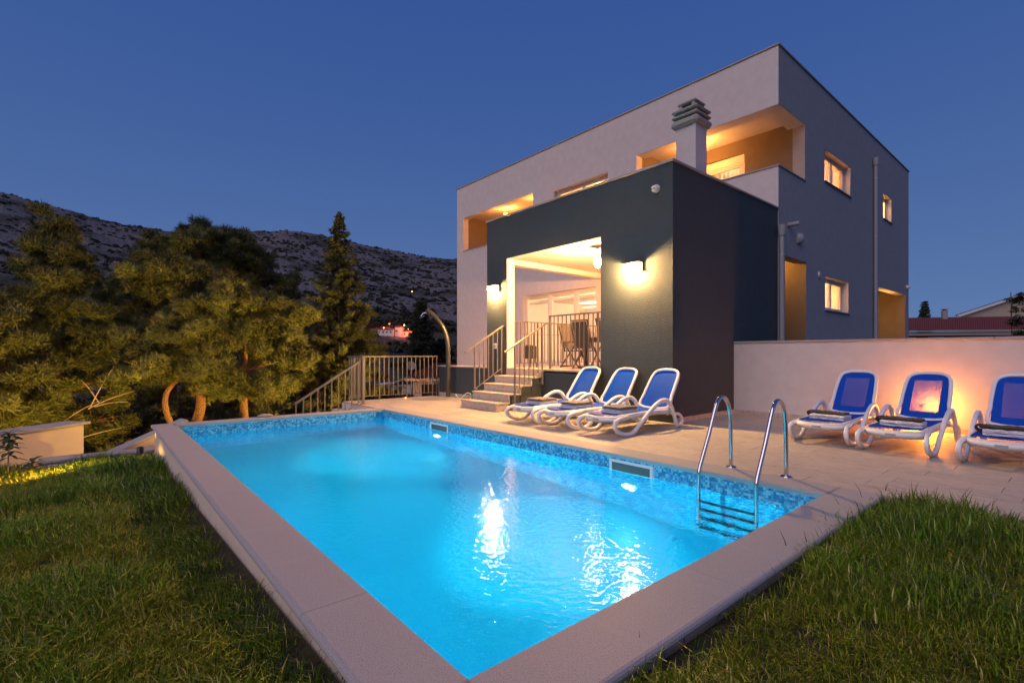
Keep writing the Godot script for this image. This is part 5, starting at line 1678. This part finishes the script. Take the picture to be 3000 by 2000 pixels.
func trees() -> void:
	rng.seed = 2024
	tufts.pine = needle_tuft(15, 0.22, 0.014, 0.8)
	tufts.fir = needle_tuft(26, 0.16, 0.014, 0.9)
	var pine_green := Color(0.088, 0.105, 0.026)
	var grp := "pine trees beyond the pool"
	# T1: pine with a straight trunk and a low lit branch
	pine("pine_tree", "olive-lit pine with straight trunk and a bright low branch, just behind the pool", grp, Vector3(3.92, -2.3, -18.95), [Vector3(0, 0, 0), Vector3(0.02, 1.2, 0), Vector3(-0.02, 2.6, 0), Vector3(0.05, 3.9, 0.05), Vector3(0.1, 5.0, 0)], 0.17,
		[[Vector3(0.05, 2.45, 0.3), Vector3(1.5, 0.62, 0.9), 900], [Vector3(-0.55, 4.25, 0.1), Vector3(1.15, 0.85, 1.0), 900], [Vector3(0.75, 4.3, 0.2), Vector3(1.25, 0.9, 1.0), 1000], [Vector3(0.2, 5.2, 0), Vector3(1.1, 0.75, 0.9), 700], [Vector3(1.5, 3.3, 0.2), Vector3(0.75, 0.5, 0.6), 350], [Vector3(-1.1, 3.2, 0.2), Vector3(0.7, 0.5, 0.6), 260], [Vector3(1.75, 4.9, 0.0), Vector3(0.6, 0.6, 0.6), 280]], pine_green)
	# T2: forked trunk
	pine("pine_tree", "olive-lit pine with a curved forked trunk left of the straight one", grp, Vector3(2.28, -2.2, -18.6), [Vector3(0, 0, 0), Vector3(0.05, 0.9, 0), Vector3(0.32, 1.7, 0), Vector3(0.25, 2.8, 0), Vector3(0.05, 4.1, 0), Vector3(0, 5.6, 0)], 0.20,
		[[Vector3(-0.3, 4.2, 0), Vector3(1.4, 0.9, 1.0), 900], [Vector3(0.4, 5.3, 0), Vector3(1.2, 0.9, 1.0), 800], [Vector3(-0.6, 5.9, -0.2), Vector3(1.1, 0.7, 0.9), 600], [Vector3(0.1, 3.1, 0.4), Vector3(1.0, 0.6, 0.7), 420], [Vector3(-1.3, 3.1, 0.3), Vector3(0.8, 0.55, 0.7), 300], [Vector3(0.9, 2.6, 0.4), Vector3(0.6, 0.5, 0.5), 220]], pine_green)
	var fork := get_node("pine_tree_001")
	var fp := smooth_path([Vector3(0.0, 0.75, 0.05), Vector3(-0.42, 1.2, 0.1), Vector3(-0.62, 1.85, 0.1), Vector3(-0.55, 2.35, 0.1), Vector3(-0.2, 2.75, 0.1)], 4)
	tube(fork, "fork", fp, 0.10, M.bark, 10, false, taper(fp.size(), 1.0, 0.6))
	# T3: tall dark pine further back
	pine("pine_tree", "tall dark pine rising behind the two lit pines, above the ridge line", grp, Vector3(4.4, -3.4, -31.0), [Vector3(0, 0, 0), Vector3(0.1, 4, 0), Vector3(-0.1, 8, 0), Vector3(0, 11.4, 0)], 0.32,
		[[Vector3(0.2, 10.3, 0), Vector3(2.6, 1.1, 2.0), 1300], [Vector3(-2.6, 7.9, 0), Vector3(2.4, 1.1, 1.8), 1100], [Vector3(2.6, 8.4, 0), Vector3(2.6, 1.5, 1.8), 1300], [Vector3(0, 8.3, 0.3), Vector3(2.4, 1.6, 1.8), 1200], [Vector3(-3.3, 5.8, 0), Vector3(2.0, 1.2, 1.6), 800], [Vector3(3.6, 6.3, 0), Vector3(2.2, 1.3, 1.6), 900], [Vector3(-0.1, 11.5, 0), Vector3(0.35, 0.5, 0.3), 50], [Vector3(1.3, 11.3, 0), Vector3(0.3, 0.35, 0.3), 40], [Vector3(1.9, 11.35, 0), Vector3(0.4, 0.35, 0.3), 50], [Vector3(0.5, 5.6, 0), Vector3(2.5, 1.6, 1.6), 1000], [Vector3(-1.6, 9.3, 0), Vector3(1.8, 1.0, 1.5), 800], [Vector3(2.0, 9.9, 0.2), Vector3(1.6, 0.8, 1.4), 700]], pine_green, 1.35, 2.0)
	# T4: feathery pine at the left
	pine("pine_tree", "tall feathery pine filling the left edge beyond the retaining wall", grp, Vector3(-0.9, -2.4, -20.2), [Vector3(0, 0, 0), Vector3(0.1, 2.4, 0), Vector3(0.05, 4.6, 0), Vector3(-0.1, 7.6, 0)], 0.16,
		[[Vector3(-0.1, 7.3, 0), Vector3(0.5, 0.8, 0.5), 420], [Vector3(0.0, 6.6, 0), Vector3(0.7, 0.6, 0.7), 420], [Vector3(0.1, 5.9, 0), Vector3(0.95, 0.8, 0.9), 620], [Vector3(0.25, 5.0, 0), Vector3(1.3, 0.8, 1.0), 700], [Vector3(-0.9, 5.0, 0.2), Vector3(0.9, 0.7, 0.8), 360], [Vector3(0.9, 3.9, 0.1), Vector3(1.2, 0.8, 0.9), 560], [Vector3(-0.5, 3.6, 0.2), Vector3(1.4, 0.8, 1.0), 560], [Vector3(0.2, 2.6, 0.3), Vector3(1.6, 0.8, 1.0), 600], [Vector3(1.7, 3.0, 0.2), Vector3(0.8, 0.6, 0.6), 260], [Vector3(0.9, 1.6, 0.5), Vector3(1.3, 0.6, 0.8), 420], [Vector3(-0.8, 1.6, 0.5), Vector3(1.2, 0.7, 0.8), 380]], pine_green)
	var t4 := get_node("pine_tree_003")
	for q in [[Vector3(0.1, 1.6, 0.9), Vector3(1.15, 2.35, 1.2)], [Vector3(0.75, 2.05, 1.1), Vector3(1.9, 2.55, 1.25)], [Vector3(0.8, 2.1, 1.1), Vector3(1.35, 3.3, 1.1)], [Vector3(1.0, 2.2, 1.15), Vector3(0.6, 2.9, 1.2)], [Vector3(0.9, 2.1, 1.1), Vector3(1.7, 2.2, 1.3)], [Vector3(0.05, 1.0, 1.0), Vector3(1.6, 1.45, 1.2)]]:
		var lp := limb_path(q[0], q[1], 0.12)
		tube(t4, "bare_branch", lp, 0.018, M.pale_bark, 6, false, taper(lp.size(), 1.0, 0.2))
	pine("pine_tree", "pine partly cut by the picture's left edge, behind the retaining wall", grp, Vector3(-2.5, -2.4, -18.6), [Vector3(0, 0, 0), Vector3(0.1, 2.4, 0), Vector3(0.0, 4.8, 0)], 0.14,
		[[Vector3(0.3, 4.2, 0), Vector3(1.1, 0.9, 0.9), 560], [Vector3(0.5, 3.1, 0.1), Vector3(1.2, 0.8, 0.9), 560], [Vector3(0.4, 2.0, 0.3), Vector3(1.3, 0.7, 0.9), 500], [Vector3(-0.9, 3.2, 0), Vector3(1.0, 0.9, 0.9), 320]], pine_green)
	# dark pines filling the gaps behind
	var gaps := [[Vector3(8.6, -3.6, -29.0), 8.2, "dark pine behind the tall conifer, at its left"], [Vector3(-1.5, -3.2, -27.0), 6.6, "dark pine in the gap behind the feathery left pine"], [Vector3(6.4, -3.3, -25.0), 5.2, "dark rounded pine in the gap right of the lit pines"], [Vector3(2.4, -3.0, -24.5), 6.0, "dark pine hidden low behind the forked pine"], [Vector3(-5.2, -3.0, -23.5), 6.5, "dark pine beyond the picture's left edge"]]
	for q in gaps:
		var hh: float = q[1]
		pine("pine_tree", q[2], grp, q[0], [Vector3(0, 0, 0), Vector3(0.1, hh * 0.4, 0), Vector3(0, hh * 0.95, 0)], 0.18,
			[[Vector3(0, hh * 0.85, 0), Vector3(1.4, 0.9, 1.2), 480], [Vector3(-0.9, hh * 0.62, 0), Vector3(1.6, 1.1, 1.2), 620], [Vector3(0.9, hh * 0.6, 0.2), Vector3(1.7, 1.2, 1.2), 680], [Vector3(0, hh * 0.36, 0.3), Vector3(2.1, 1.2, 1.3), 760]], pine_green, 1.25)
	# conifer with drooping layered branches
	conifer("conifer", "tall pointed conifer with layered branches, standing left of the shower", Vector3(8.35, -2.7, -21.75), 10.3, 2.5, 74, Color(0.066, 0.082, 0.026), 1.0)
	conifer("cypress_tree", "dense dark cypress behind the shower column", Vector3(22.7, -4.2, -39.6), 10.1, 1.65, 40, Color(0.032, 0.040, 0.020), 2.0, true)
	conifer("cypress_tree", "shorter dark cypress just right of the dense one, behind the shower", Vector3(24.6, -4.2, -39.0), 6.8, 1.5, 28, Color(0.030, 0.036, 0.020), 2.0, true)
	# undergrowth on the slope
	var places: Array = []
	var tints := PackedColorArray()
	for i in 70:
		var c := Vector3(rng.randf_range(-5.5, 10.5), -2.5, rng.randf_range(-22.0, -13.2))
		if c.z > -14.6 and c.x > 4.0:
			c.x = rng.randf_range(-4.0, 3.6)
		if Vector2(c.x - 7.6, c.z + 15.6).length() < 3.4 or Vector2(c.x + 0.75, c.z + 14.6).length() < 2.2:
			continue
		var r := rng.randf_range(0.6, 1.25)
		for k in 260:
			var d := Vector3(rng.randfn(), absf(rng.randfn()) * 0.9, rng.randfn()).normalized() * pow(rng.randf(), 0.4) * r
			var up := (d.normalized() + Vector3(0, 0.7, 0) + Vector3(rng.randfn(), rng.randfn(), rng.randfn()) * 0.4).normalized()
			var sd := up.cross(Vector3(rng.randfn(), rng.randfn(), rng.randfn())).normalized()
			places.append(Transform3D(Basis(sd, up, sd.cross(up)).scaled(Vector3.ONE * rng.randf_range(0.8, 1.5)), c + d + Vector3(0, r * 0.2, 0)))
			var q := rng.randf_range(0.5, 1.3)
			tints.append(Color(0.06 * q, 0.068 * q, 0.022 * q))
	for i in 60:
		var c := Vector3(rng.randf_range(-8.0, 12.0), -3.2, rng.randf_range(-33.0, -21.5))
		var r := rng.randf_range(1.2, 2.3)
		for k in 300:
			var d := Vector3(rng.randfn(), absf(rng.randfn()) * 1.1, rng.randfn()).normalized() * pow(rng.randf(), 0.35) * r
			var up := (d.normalized() + Vector3(0, 0.7, 0) + Vector3(rng.randfn(), rng.randfn(), rng.randfn()) * 0.4).normalized()
			var sd := up.cross(Vector3(rng.randfn(), rng.randfn(), rng.randfn())).normalized()
			places.append(Transform3D(Basis(sd, up, sd.cross(up)).scaled(Vector3.ONE * rng.randf_range(1.3, 2.4)), c + d + Vector3(0, r * 0.3, 0)))
			var q := rng.randf_range(0.5, 1.3)
			tints.append(Color(0.06 * q, 0.068 * q, 0.022 * q))
	for i in 46:
		var c := Vector3(rng.randf_range(-1.0, 7.5), -2.9, rng.randf_range(-24.5, -20.0))
		var r := rng.randf_range(0.9, 1.6)
		for k in 240:
			var d := Vector3(rng.randfn(), absf(rng.randfn()) * 1.1, rng.randfn()).normalized() * pow(rng.randf(), 0.35) * r
			var up := (d.normalized() + Vector3(0, 0.7, 0) + Vector3(rng.randfn(), rng.randfn(), rng.randfn()) * 0.4).normalized()
			var sd := up.cross(Vector3(rng.randfn(), rng.randfn(), rng.randfn())).normalized()
			places.append(Transform3D(Basis(sd, up, sd.cross(up)).scaled(Vector3.ONE * rng.randf_range(1.1, 1.9)), c + d + Vector3(0, r * 0.5, 0)))
			var q := rng.randf_range(0.5, 1.3)
			tints.append(Color(0.06 * q, 0.068 * q, 0.022 * q))
	var ug := multi(self, "undergrowth", tufts.fir, M.needle, places, tints)
	tag(ug, "dark undergrowth covering the slope behind the pool", "undergrowth")
	ug.set_meta("kind", "stuff")
	# leafy plants by the retaining wall
	leafy("leafy_plant", "upright plant with long glossy leaves before the cream retaining wall", Vector3(-0.98, lawn_y(-0.98, -10.35), -10.35), 0.74, 52)
	leafy("leafy_plant", "leafy plant cut by the left edge beside the retaining wall", Vector3(-1.75, lawn_y(-1.75, -10.0), -10.0), 0.5, 36)
	leafy("leafy_plant", "low leafy sprig at the foot of the retaining wall plants", Vector3(-1.35, lawn_y(-1.35, -10.1), -10.1), 0.26, 26)
	leafy("leafy_plant", "small low sprig between the wall plant and the kerb", Vector3(-0.75, lawn_y(-0.75, -10.6), -10.6), 0.2, 20)

func leafy(called: String, label: String, base: Vector3, height: float, count: int) -> void:
	var t := thing(called, label, "plant", base, 0.0, "young plants by the retaining wall")
	var stem := smooth_path([Vector3.ZERO, Vector3(0.01, height * 0.4, 0.01), Vector3(0.03, height * 0.85, 0.0)], 4)
	tube(t, "stem", stem, 0.009, M.pale_bark, 6)
	for k in count:
		var u := pow(float(k) / count, 0.7)
		var a := k * 2.399
		var y := height * (0.35 + 0.55 * u) if height > 0.4 else height * u * 0.9
		var d := Vector3(cos(a), rng.randf_range(-0.1, 0.7), sin(a)).normalized()
		var l := rng.randf_range(0.14, 0.24)
		var g := Geo.new()
		g.tint = Color(0.035, 0.07, 0.018) * rng.randf_range(0.7, 1.5)
		var w := d.cross(Vector3.UP).normalized() * l * 0.17
		var up := w.cross(d).normalized()
		var p0 := Vector3(0.02, y, 0)
		var prev := [p0, p0]
		for i in range(1, 5):
			var s := i / 4.0
			var c := p0 + d * l * s - Vector3(0, l * 0.35 * s * s, 0)
			var hw := w * sin(s * PI * 0.93 + 0.12)
			var cur := [c - hw + up * hw.length() * 0.3, c + hw + up * hw.length() * 0.3]
			g.flat(prev[0], prev[1], cur[1], up); g.flat(prev[0], cur[1], cur[0], up)
			prev = cur
		put(t, "leaf", g.mesh(), M.leaf)

func conifer(called: String, label: String, base: Vector3, height: float, radius: float, layers: int, hue: Color, scale_: float, dense := false) -> void:
	var t := thing(called, label, "tree", base)
	var path := PackedVector3Array([Vector3.ZERO, Vector3(0.03, height * 0.3, 0), Vector3(-0.03, height * 0.65, 0), Vector3(-0.08, height, 0)])
	tube(t, "trunk", path, 0.16, M.bark, 10, false, taper(4, 1.0, 0.12))
	var places: Array = []
	var tints := PackedColorArray()
	for i in layers:
		var u := float(i) / layers
		var y := height * (0.10 + 0.90 * u)
		var r := radius * pow(1.0 - u, 0.95 if not dense else 0.6) + (0.10 if dense else 0.06)
		var n := int(lerpf(11.0, 5.0, u)) + (6 if dense else 0)
		for k in n:
			var a := rng.randf() * TAU
			var rr := r * (rng.randf_range(0.62, 1.15) if dense else rng.randf_range(0.4, 1.3))
			var droop := rng.randf_range(-0.05, 0.32) if not dense else -0.5
			var tip := Vector3(cos(a) * rr, -droop * rr, sin(a) * rr)
			var q := rng.randf_range(0.55, 1.3)
			var m := int(rr * 20.0) + 5 if not dense else int(rr * 5.0) + 3
			for s in m:
				var f := sqrt(float(s + 1) / m)
				var p := Vector3(-0.03 * u, y, 0) + tip * f + Vector3(rng.randfn(), rng.randfn() * 0.6, rng.randfn()) * 0.085 * scale_ * (1.3 - f * 0.6) * lerpf(1.0, 0.5, u)
				p.y += 0.14 * rr * f * f
				var dir := (tip.normalized() + Vector3(0, 0.55, 0) + Vector3(rng.randfn(), rng.randfn(), rng.randfn()) * 0.3).normalized()
				var sd := dir.cross(Vector3(rng.randfn(), rng.randfn(), rng.randfn())).normalized()
				places.append(Transform3D(Basis(sd, dir, sd.cross(dir)).scaled(Vector3.ONE * rng.randf_range(0.7, 1.15) * scale_ * lerpf(1.0, 0.6, u)), p))
				tints.append(Color(hue.r * q, hue.g * q, hue.b * q) * rng.randf_range(0.85, 1.15))
			if not dense and k % 2 == 0:
				tube(t, "branch", PackedVector3Array([Vector3(0, y, 0), Vector3(0, y, 0) + tip * 0.8]), 0.02, M.bark, 5, false, PackedFloat32Array([1.0, 0.4]))
	bake(t, "crown", tufts.fir, M.needle, places, tints)

# ------------------------------------------------------------------ the neighbourhood
func at_px(px: float, py: float, d: float) -> Vector3:
	return EYE + fwd() * d + right() * ((px - 1500.0) / 1445.5 * d) + Vector3.UP * ((1035.8 - py) / 1445.5 * d)

func tiled_roof(parent: Node3D, a: Vector3, b: Vector3, c: Vector3, d: Vector3, rows: int) -> void:
	# a-b ridge, d-c eaves; barrel tiles as ribs running down the slope
	var n := ((b - a).cross(d - a)).normalized()
	if n.y < 0.0:
		n = -n
	for k in rows:
		var u0 := float(k) / rows
		var u1 := float(k + 1) / rows
		var g := Geo.new()
		for i in 4:
			var s0 := lerpf(u0, u1, i / 4.0)
			var s1 := lerpf(u0, u1, (i + 1) / 4.0)
			var h0 := sin(PI * i / 4.0) * 0.08
			var h1 := sin(PI * (i + 1) / 4.0) * 0.08
			g.flat(a.lerp(b, s0) + n * h0, a.lerp(b, s1) + n * h1, d.lerp(c, s1) + n * h1, n)
			g.flat(a.lerp(b, s0) + n * h0, d.lerp(c, s1) + n * h1, d.lerp(c, s0) + n * h0, n)
		put(parent, "tile_row", g.mesh(), M.roof_red, -parent.position)

func neighbours() -> void:
	# long low house with a red roof at the right
	var d := 40.0
	var e0 := at_px(2560, 974, d + 1.5)
	var e1 := at_px(3300, 961, d - 2.5)
	var back := fwd() * 4.0
	var r0 := at_px(2560, 941, d + 1.5 + 4.0)
	var r1 := at_px(3300, 915, d - 2.5 + 4.0)
	r0.y = lerpf(r0.y, r1.y, 0.5); r1.y = r0.y
	e0.y = lerpf(e0.y, e1.y, 0.5); e1.y = e0.y
	var t := thing("red_roofed_house", "long low brick house with a dark red tiled roof beyond the garden wall", "house", Vector3(e0.x, -3.0, e0.z))
	tiled_roof(t, r0, r1, e1, e0, 110)
	var dir := (e1 - e0).normalized()
	var inward := Vector3(-dir.z, 0, dir.x)
	if inward.dot(fwd()) < 0.0:
		inward = -inward
	var yaw := atan2(-dir.z, dir.x)
	var B := Basis(Vector3.UP, yaw)
	var lenh := (e1 - e0).length()
	var mid := (e0 + e1) / 2 + inward * 4.0
	put(t, "wall", box_mesh(Vector3(lenh - 0.6, e0.y + 3.0, 7.2)), M.brick, Vector3(mid.x, (e0.y - 3.0) / 2 - 0.1, mid.z) - t.position, B)
	put(t, "gutter", box_mesh(Vector3(lenh, 0.12, 0.14), 0.03), M.frame_grey, (e0 + e1) / 2 - inward * 0.06 - Vector3(0, 0.03, 0) - t.position, B)
	put(t, "fascia", box_mesh(Vector3(lenh, 0.22, 0.05)), M.plaster_grey, (e0 + e1) / 2 + inward * 0.05 - Vector3(0, 0.26, 0) - t.position, B)
	for q in [[2688, 23.0], [2766, 38.0], [2850, 14.0]]:
		var f := clampf((q[0] - 2560.0) / 740.0, 0, 1)
		var wp := e0.lerp(e1, f) + inward * 0.36 - Vector3(0, 0.85, 0)
		put(t, "shutter", box_mesh(Vector3(q[1] * 0.028, 0.7, 0.1), 0.01), M.white_paint if q[1] > 20.0 else M.plaster_grey, wp - t.position, B)
	var cp := r0.lerp(r1, (2772.0 - 2560.0) / 740.0) - inward * 0.5
	put(t, "chimney", box_mesh(Vector3(0.36, 1.0, 0.36), 0.02), M.plaster_grey, cp + Vector3(0, 0.1, 0) - t.position, B)
	put(t, "chimney_cap", box_mesh(Vector3(0.44, 0.07, 0.44), 0.01), M.plaster_grey, cp + Vector3(0, 0.72, 0) - t.position, B)
	put(t, "chimney_flue", box_mesh(Vector3(0.2, 0.14, 0.2)), M.black_metal, cp + Vector3(0, 0.63, 0) - t.position, B)
	# gabled house behind it
	var gd := 60.0
	var g0 := at_px(2812, 926, gd)
	var ap := at_px(2974, 873, gd)
	var g1 := at_px(3136, 926, gd)
	var h := thing("gabled_house", "cream gable end with pale verge rising behind the red roof", "house", Vector3(ap.x, -3.0, ap.z))
	var gg := Geo.new()
	var bk := Vector3(ap.x, 0, ap.z).normalized() * 9.0
	var f0 := Vector3(g0.x, -3, g0.z)
	var f1 := Vector3(g1.x, -3, g1.z)
	gg.flat(f0, f1, g1, -fwd()); gg.flat(f0, g1, g0, -fwd()); gg.flat(g0, g1, ap, -fwd())
	gg.flat(f0, g0, g0 + bk, -right()); gg.flat(f0, g0 + bk, f0 + bk, -right())
	gg.flat(f1, g1, g1 + bk, right()); gg.flat(f1, g1 + bk, f1 + bk, right())
	put(h, "wall", gg.mesh(), M.plaster, -h.position)
	for s in [g0, g1]:
		var out_: Vector3 = (s - ap).normalized()
		bar(h, "verge", ap - fwd() * 0.3 - h.position + Vector3(0, 0.12, 0), s + out_ * 0.5 - fwd() * 0.3 - h.position + Vector3(0, 0.12, 0), 0.3, 0.24, M.white_paint)
		var rg := Geo.new()
		rg.flat(ap + Vector3(0, 0.3, 0), s + out_ * 0.6 + Vector3(0, 0.3, 0), s + out_ * 0.6 + bk + Vector3(0, 0.3, 0)); rg.flat(ap + Vector3(0, 0.3, 0), s + out_ * 0.6 + bk + Vector3(0, 0.3, 0), ap + bk + Vector3(0, 0.3, 0))
		put(h, "roof", rg.mesh(), M.roof_red, -h.position)
	conifer("cypress_tree", "tiny distant cypress above the red roof", Vector3(at_px(2710, 1000, 62).x, -1.0, at_px(2710, 1000, 62).z), 8.9, 0.85, 26, Color(0.035, 0.045, 0.022), 1.7, true)
	# young tree at the right edge
	sapling(Vector3(at_px(2962, 1000, 15.5).x, -0.4, at_px(2962, 1000, 15.5).z))
	# house below, seen through the deck railing
	var ld := 26.0
	var a := at_px(1185, 1106, ld)
	var b := at_px(1420, 1118, ld + 1.0)
	var ra := at_px(1275, 1066, ld + 3.5)
	var rb := at_px(1430, 1066, ld + 3.5)
	b.y = a.y
	var n := thing("lower_house", "low white house with a red hipped roof seen through the deck railing", "house", Vector3(a.x, -5.0, a.z))
	tiled_roof(n, ra, rb, b, a, 30)
	var hip := Geo.new()
	var far_a := a + fwd() * 7.0
	hip.flat(a, ra, far_a, Vector3(-1, 1, 0))
	put(n, "hip_slope", hip.mesh(), M.roof_red, -n.position)
	var ww := Geo.new()
	var ins := fwd() * 0.4 + right() * 0.35
	var wa := a + ins
	var wb := b + fwd() * 0.4
	ww.flat(Vector3(wa.x, -5, wa.z), Vector3(wb.x, -5, wb.z), Vector3(wb.x, a.y, wb.z), -fwd()); ww.flat(Vector3(wa.x, -5, wa.z), Vector3(wb.x, a.y, wb.z), Vector3(wa.x, a.y, wa.z), -fwd())
	var wc := far_a + right() * 0.35
	ww.flat(Vector3(wa.x, -5, wa.z), Vector3(wc.x, -5, wc.z), Vector3(wc.x, a.y, wc.z), -right()); ww.flat(Vector3(wa.x, -5, wa.z), Vector3(wc.x, a.y, wc.z), Vector3(wa.x, a.y, wa.z), -right())
	put(n, "wall", ww.mesh(), M.white_paint, -n.position)
	put(n, "eaves_board", box_mesh(Vector3((b - a).length(), 0.12, 0.1)), M.frame_grey, (a + b) / 2 - Vector3(0, 0.12, 0) - n.position, Basis(Vector3.UP, atan2(-(b - a).z, (b - a).x)))
	for q in [1225.0, 1262.0]:
		var wp := at_px(q, 1150, ld + 0.55)
		put(n, "window", box_mesh(Vector3(0.8, 0.9, 0.06)), M.black_plastic, wp - n.position, Basis(Vector3.UP, YAW))
	var an := at_px(1165, 1085, ld + 5.0)
	var annex := thing("white_annex", "small white annex with sloping roof beside the lower house", "shed", Vector3(an.x, -5.0, an.z))
	put(annex, "wall", box_mesh(Vector3(2.6, 4.6, 2.4)), M.white_paint, Vector3(0.2, 2.1, 0), Basis(Vector3.UP, YAW))
	put(annex, "roof", box_mesh(Vector3(3.0, 0.14, 2.8), 0.02), M.plaster_grey, Vector3(0.2, 4.55, 0), Basis(Vector3.UP, YAW) * Basis(Vector3(0, 0, 1), 0.35))
	var dish := thing("satellite_dish", "grey satellite dish on the lower house roof behind the railing", "satellite dish", at_px(1203, 1083, ld + 1.6))
	var dg := Geo.new()
	lathe(dg, [Vector2(0.0, 0.0), Vector2(0.14, 0.02), Vector2(0.25, 0.07), Vector2(0.27, 0.085)], 18)
	put(dish, "bowl", dg.mesh(), M.plaster_grey, Vector3(0, 0.2, 0), Basis(Vector3.UP, YAW + 0.5) * Basis(Vector3(1, 0, 0), 1.1))
	bar(dish, "mast", Vector3(0, -0.9, 0), Vector3(0, 0.2, 0), 0.05, 0.05, M.frame_grey)
	bar(dish, "feed_arm", Vector3(0, 0.0, 0), Vector3(-0.25, 0.25, 0.35), 0.03, 0.03, M.frame_grey)
	# lights in the valley and on the mountain
	var lampsl := [[1207, 857, 4.0, "lone orange street lamp high on the mountainside", 900.0], [957, 822, 3.0, "orange street lamp on the slope left of the conifer's top", 500.0], [868, 825, 1.6, "faint orange lamp on the slope above the dark pines", 160.0], [1184, 957, 3.2, "brightest orange street lamp in the valley hamlet", 500.0], [1164, 959, 1.8, "smaller orange street lamp left of the hamlet's brightest one", 240.0], [1124, 963, 2.4, "orange lamp at the left end of the hamlet's long building", 300.0], [1140, 953, 1.5, "orange lamp under a tree in the hamlet", 180.0], [1196, 966, 1.5, "small orange lamp at the right end of the hamlet", 180.0], [1206, 980, 1.2, "lowest small orange lamp of the hamlet", 120.0]]
	for q in lampsl:
		var tanv: float = (1035.8 - q[1]) / 1445.5
		var az := atan((q[0] - 1500.0) / 1445.5)
		# find where the line of sight meets the slope
		var best := 500.0
		for i in 160:
			var r := 200.0 + i * 7.0
			if land_y(r, az) - EYE.y > tanv * cos(az) * r - 6.0:
				best = r
				break
		var g := land_point(best, az)
		var t2 := thing("street_lamp", q[3], "street lamp", g, 0.0, "distant street lamps on the mountainside")
		bar(t2, "post", Vector3.ZERO, Vector3(0, 6.0, 0), 0.2, 0.2, M.plaster_grey)
		var lg := Geo.new()
		lathe(lg, [Vector2(0.0, -0.2), Vector2(0.2, 0.0), Vector2(0.0, 0.2)], 10)
		put(t2, "lamp_head", lg.mesh(), M.bulb_sodium, Vector3(0, 6.2, 0), Basis.from_scale(Vector3.ONE * float(q[2]) * 0.8))
		omni(t2, Vector3(0, 6.2, 0), Color(1.0, 0.45, 0.12), float(q[4]) * 0.8, 0.15, 120.0)
	var ham := [[1120, 968, 16.0, 4.0, "long low lit building in the valley hamlet"], [1170, 968, 5.0, 6.0, "small white house in the middle of the hamlet"], [1190, 970, 9.0, 3.6, "white building at the right end of the hamlet"], [970, 832, 7.0, 3.0, "small pale house by the upper slope lamp"]]
	for q in ham:
		var tanv: float = (1035.8 - q[1]) / 1445.5
		var az := atan((q[0] - 1500.0) / 1445.5)
		var best := 480.0
		for i in 160:
			var r := 200.0 + i * 7.0
			if land_y(r, az) - EYE.y > tanv * cos(az) * r - 3.0:
				best = r
				break
		var g := land_point(best - 6.0, az)
		var hb := thing("hamlet_house", q[4], "house", g, YAW, "houses of the valley hamlet")
		put(hb, "wall", box_mesh(Vector3(q[2], q[3] + 3.0, 6.0)), M.white_paint, Vector3(0, q[3] / 2 - 1.5, 0))
		put(hb, "roof", box_mesh(Vector3(q[2] + 0.8, 0.5, 7.0), 0.1), M.roof_red, Vector3(0, q[3] + 0.25, 0), Basis(Vector3(1, 0, 0), 0.12))
		for k in int(q[2] / 2.6):
			put(hb, "window", box_mesh(Vector3(0.9, 1.1, 0.1)), M.black_plastic, Vector3(-q[2] / 2 + 1.4 + 2.6 * k, q[3] * 0.5, 3.06))

func sapling(base: Vector3) -> void:
	var t := thing("young_tree", "slender young tree with dark leaf clusters at the right edge behind the wall", "tree", base)
	var trunk := smooth_path([Vector3.ZERO, Vector3(0.05, 1.2, 0), Vector3(-0.02, 2.2, 0.03), Vector3(0.06, 3.6, 0)], 4)
	tube(t, "trunk", trunk, 0.035, M.bark, 8, false, taper(trunk.size(), 1.0, 0.3))
	var g := Geo.new()
	for k in 9:
		var a := TAU * k / 9.0 + rng.randf() * 0.4
		var d := Vector3(cos(a), rng.randf_range(-0.35, 0.35), sin(a)).normalized()
		var w := d.cross(Vector3.UP).normalized() * 0.022
		var l := rng.randf_range(0.10, 0.17)
		var mid := d * l * 0.55
		var q := rng.randf_range(0.8, 1.2)
		g.tint = Color(q, q, q)
		g.flat(Vector3.ZERO, mid + w, mid - w); g.flat(mid + w, mid - w, d * l - Vector3(0, 0.03, 0))
	var leafm := g.mesh()
	var places: Array = []
	var tints := PackedColorArray()
	for k in 26:
		var u := rng.randf_range(0.40, 1.0)
		var p: Vector3 = trunk[int(u * (trunk.size() - 1))]
		var a := rng.randf() * TAU
		var tip := p + Vector3(cos(a), rng.randf_range(0.1, 0.8), sin(a)) * rng.randf_range(0.3, 0.75) * (1.25 - u * 0.6)
		var lp := limb_path(p, tip, 0.06)
		tube(t, "branch", lp, 0.011, M.bark, 5, false, taper(lp.size(), 1.0, 0.35))
		for j in 11:
			var q := p.lerp(tip, rng.randf_range(0.35, 1.05)) + Vector3(rng.randfn(), rng.randfn() * 0.7, rng.randfn()) * 0.05
			places.append(Transform3D(Basis.from_euler(Vector3(rng.randf_range(-0.5, 0.5), rng.randf() * TAU, rng.randf_range(-0.5, 0.5))).scaled(Vector3.ONE * rng.randf_range(0.6, 1.0)), q))
			var s := rng.randf_range(0.7, 1.2)
			tints.append(Color(0.04 * s, 0.05 * s, 0.022 * s))
	bake(t, "crown", leafm, M.leaf, places, tints)
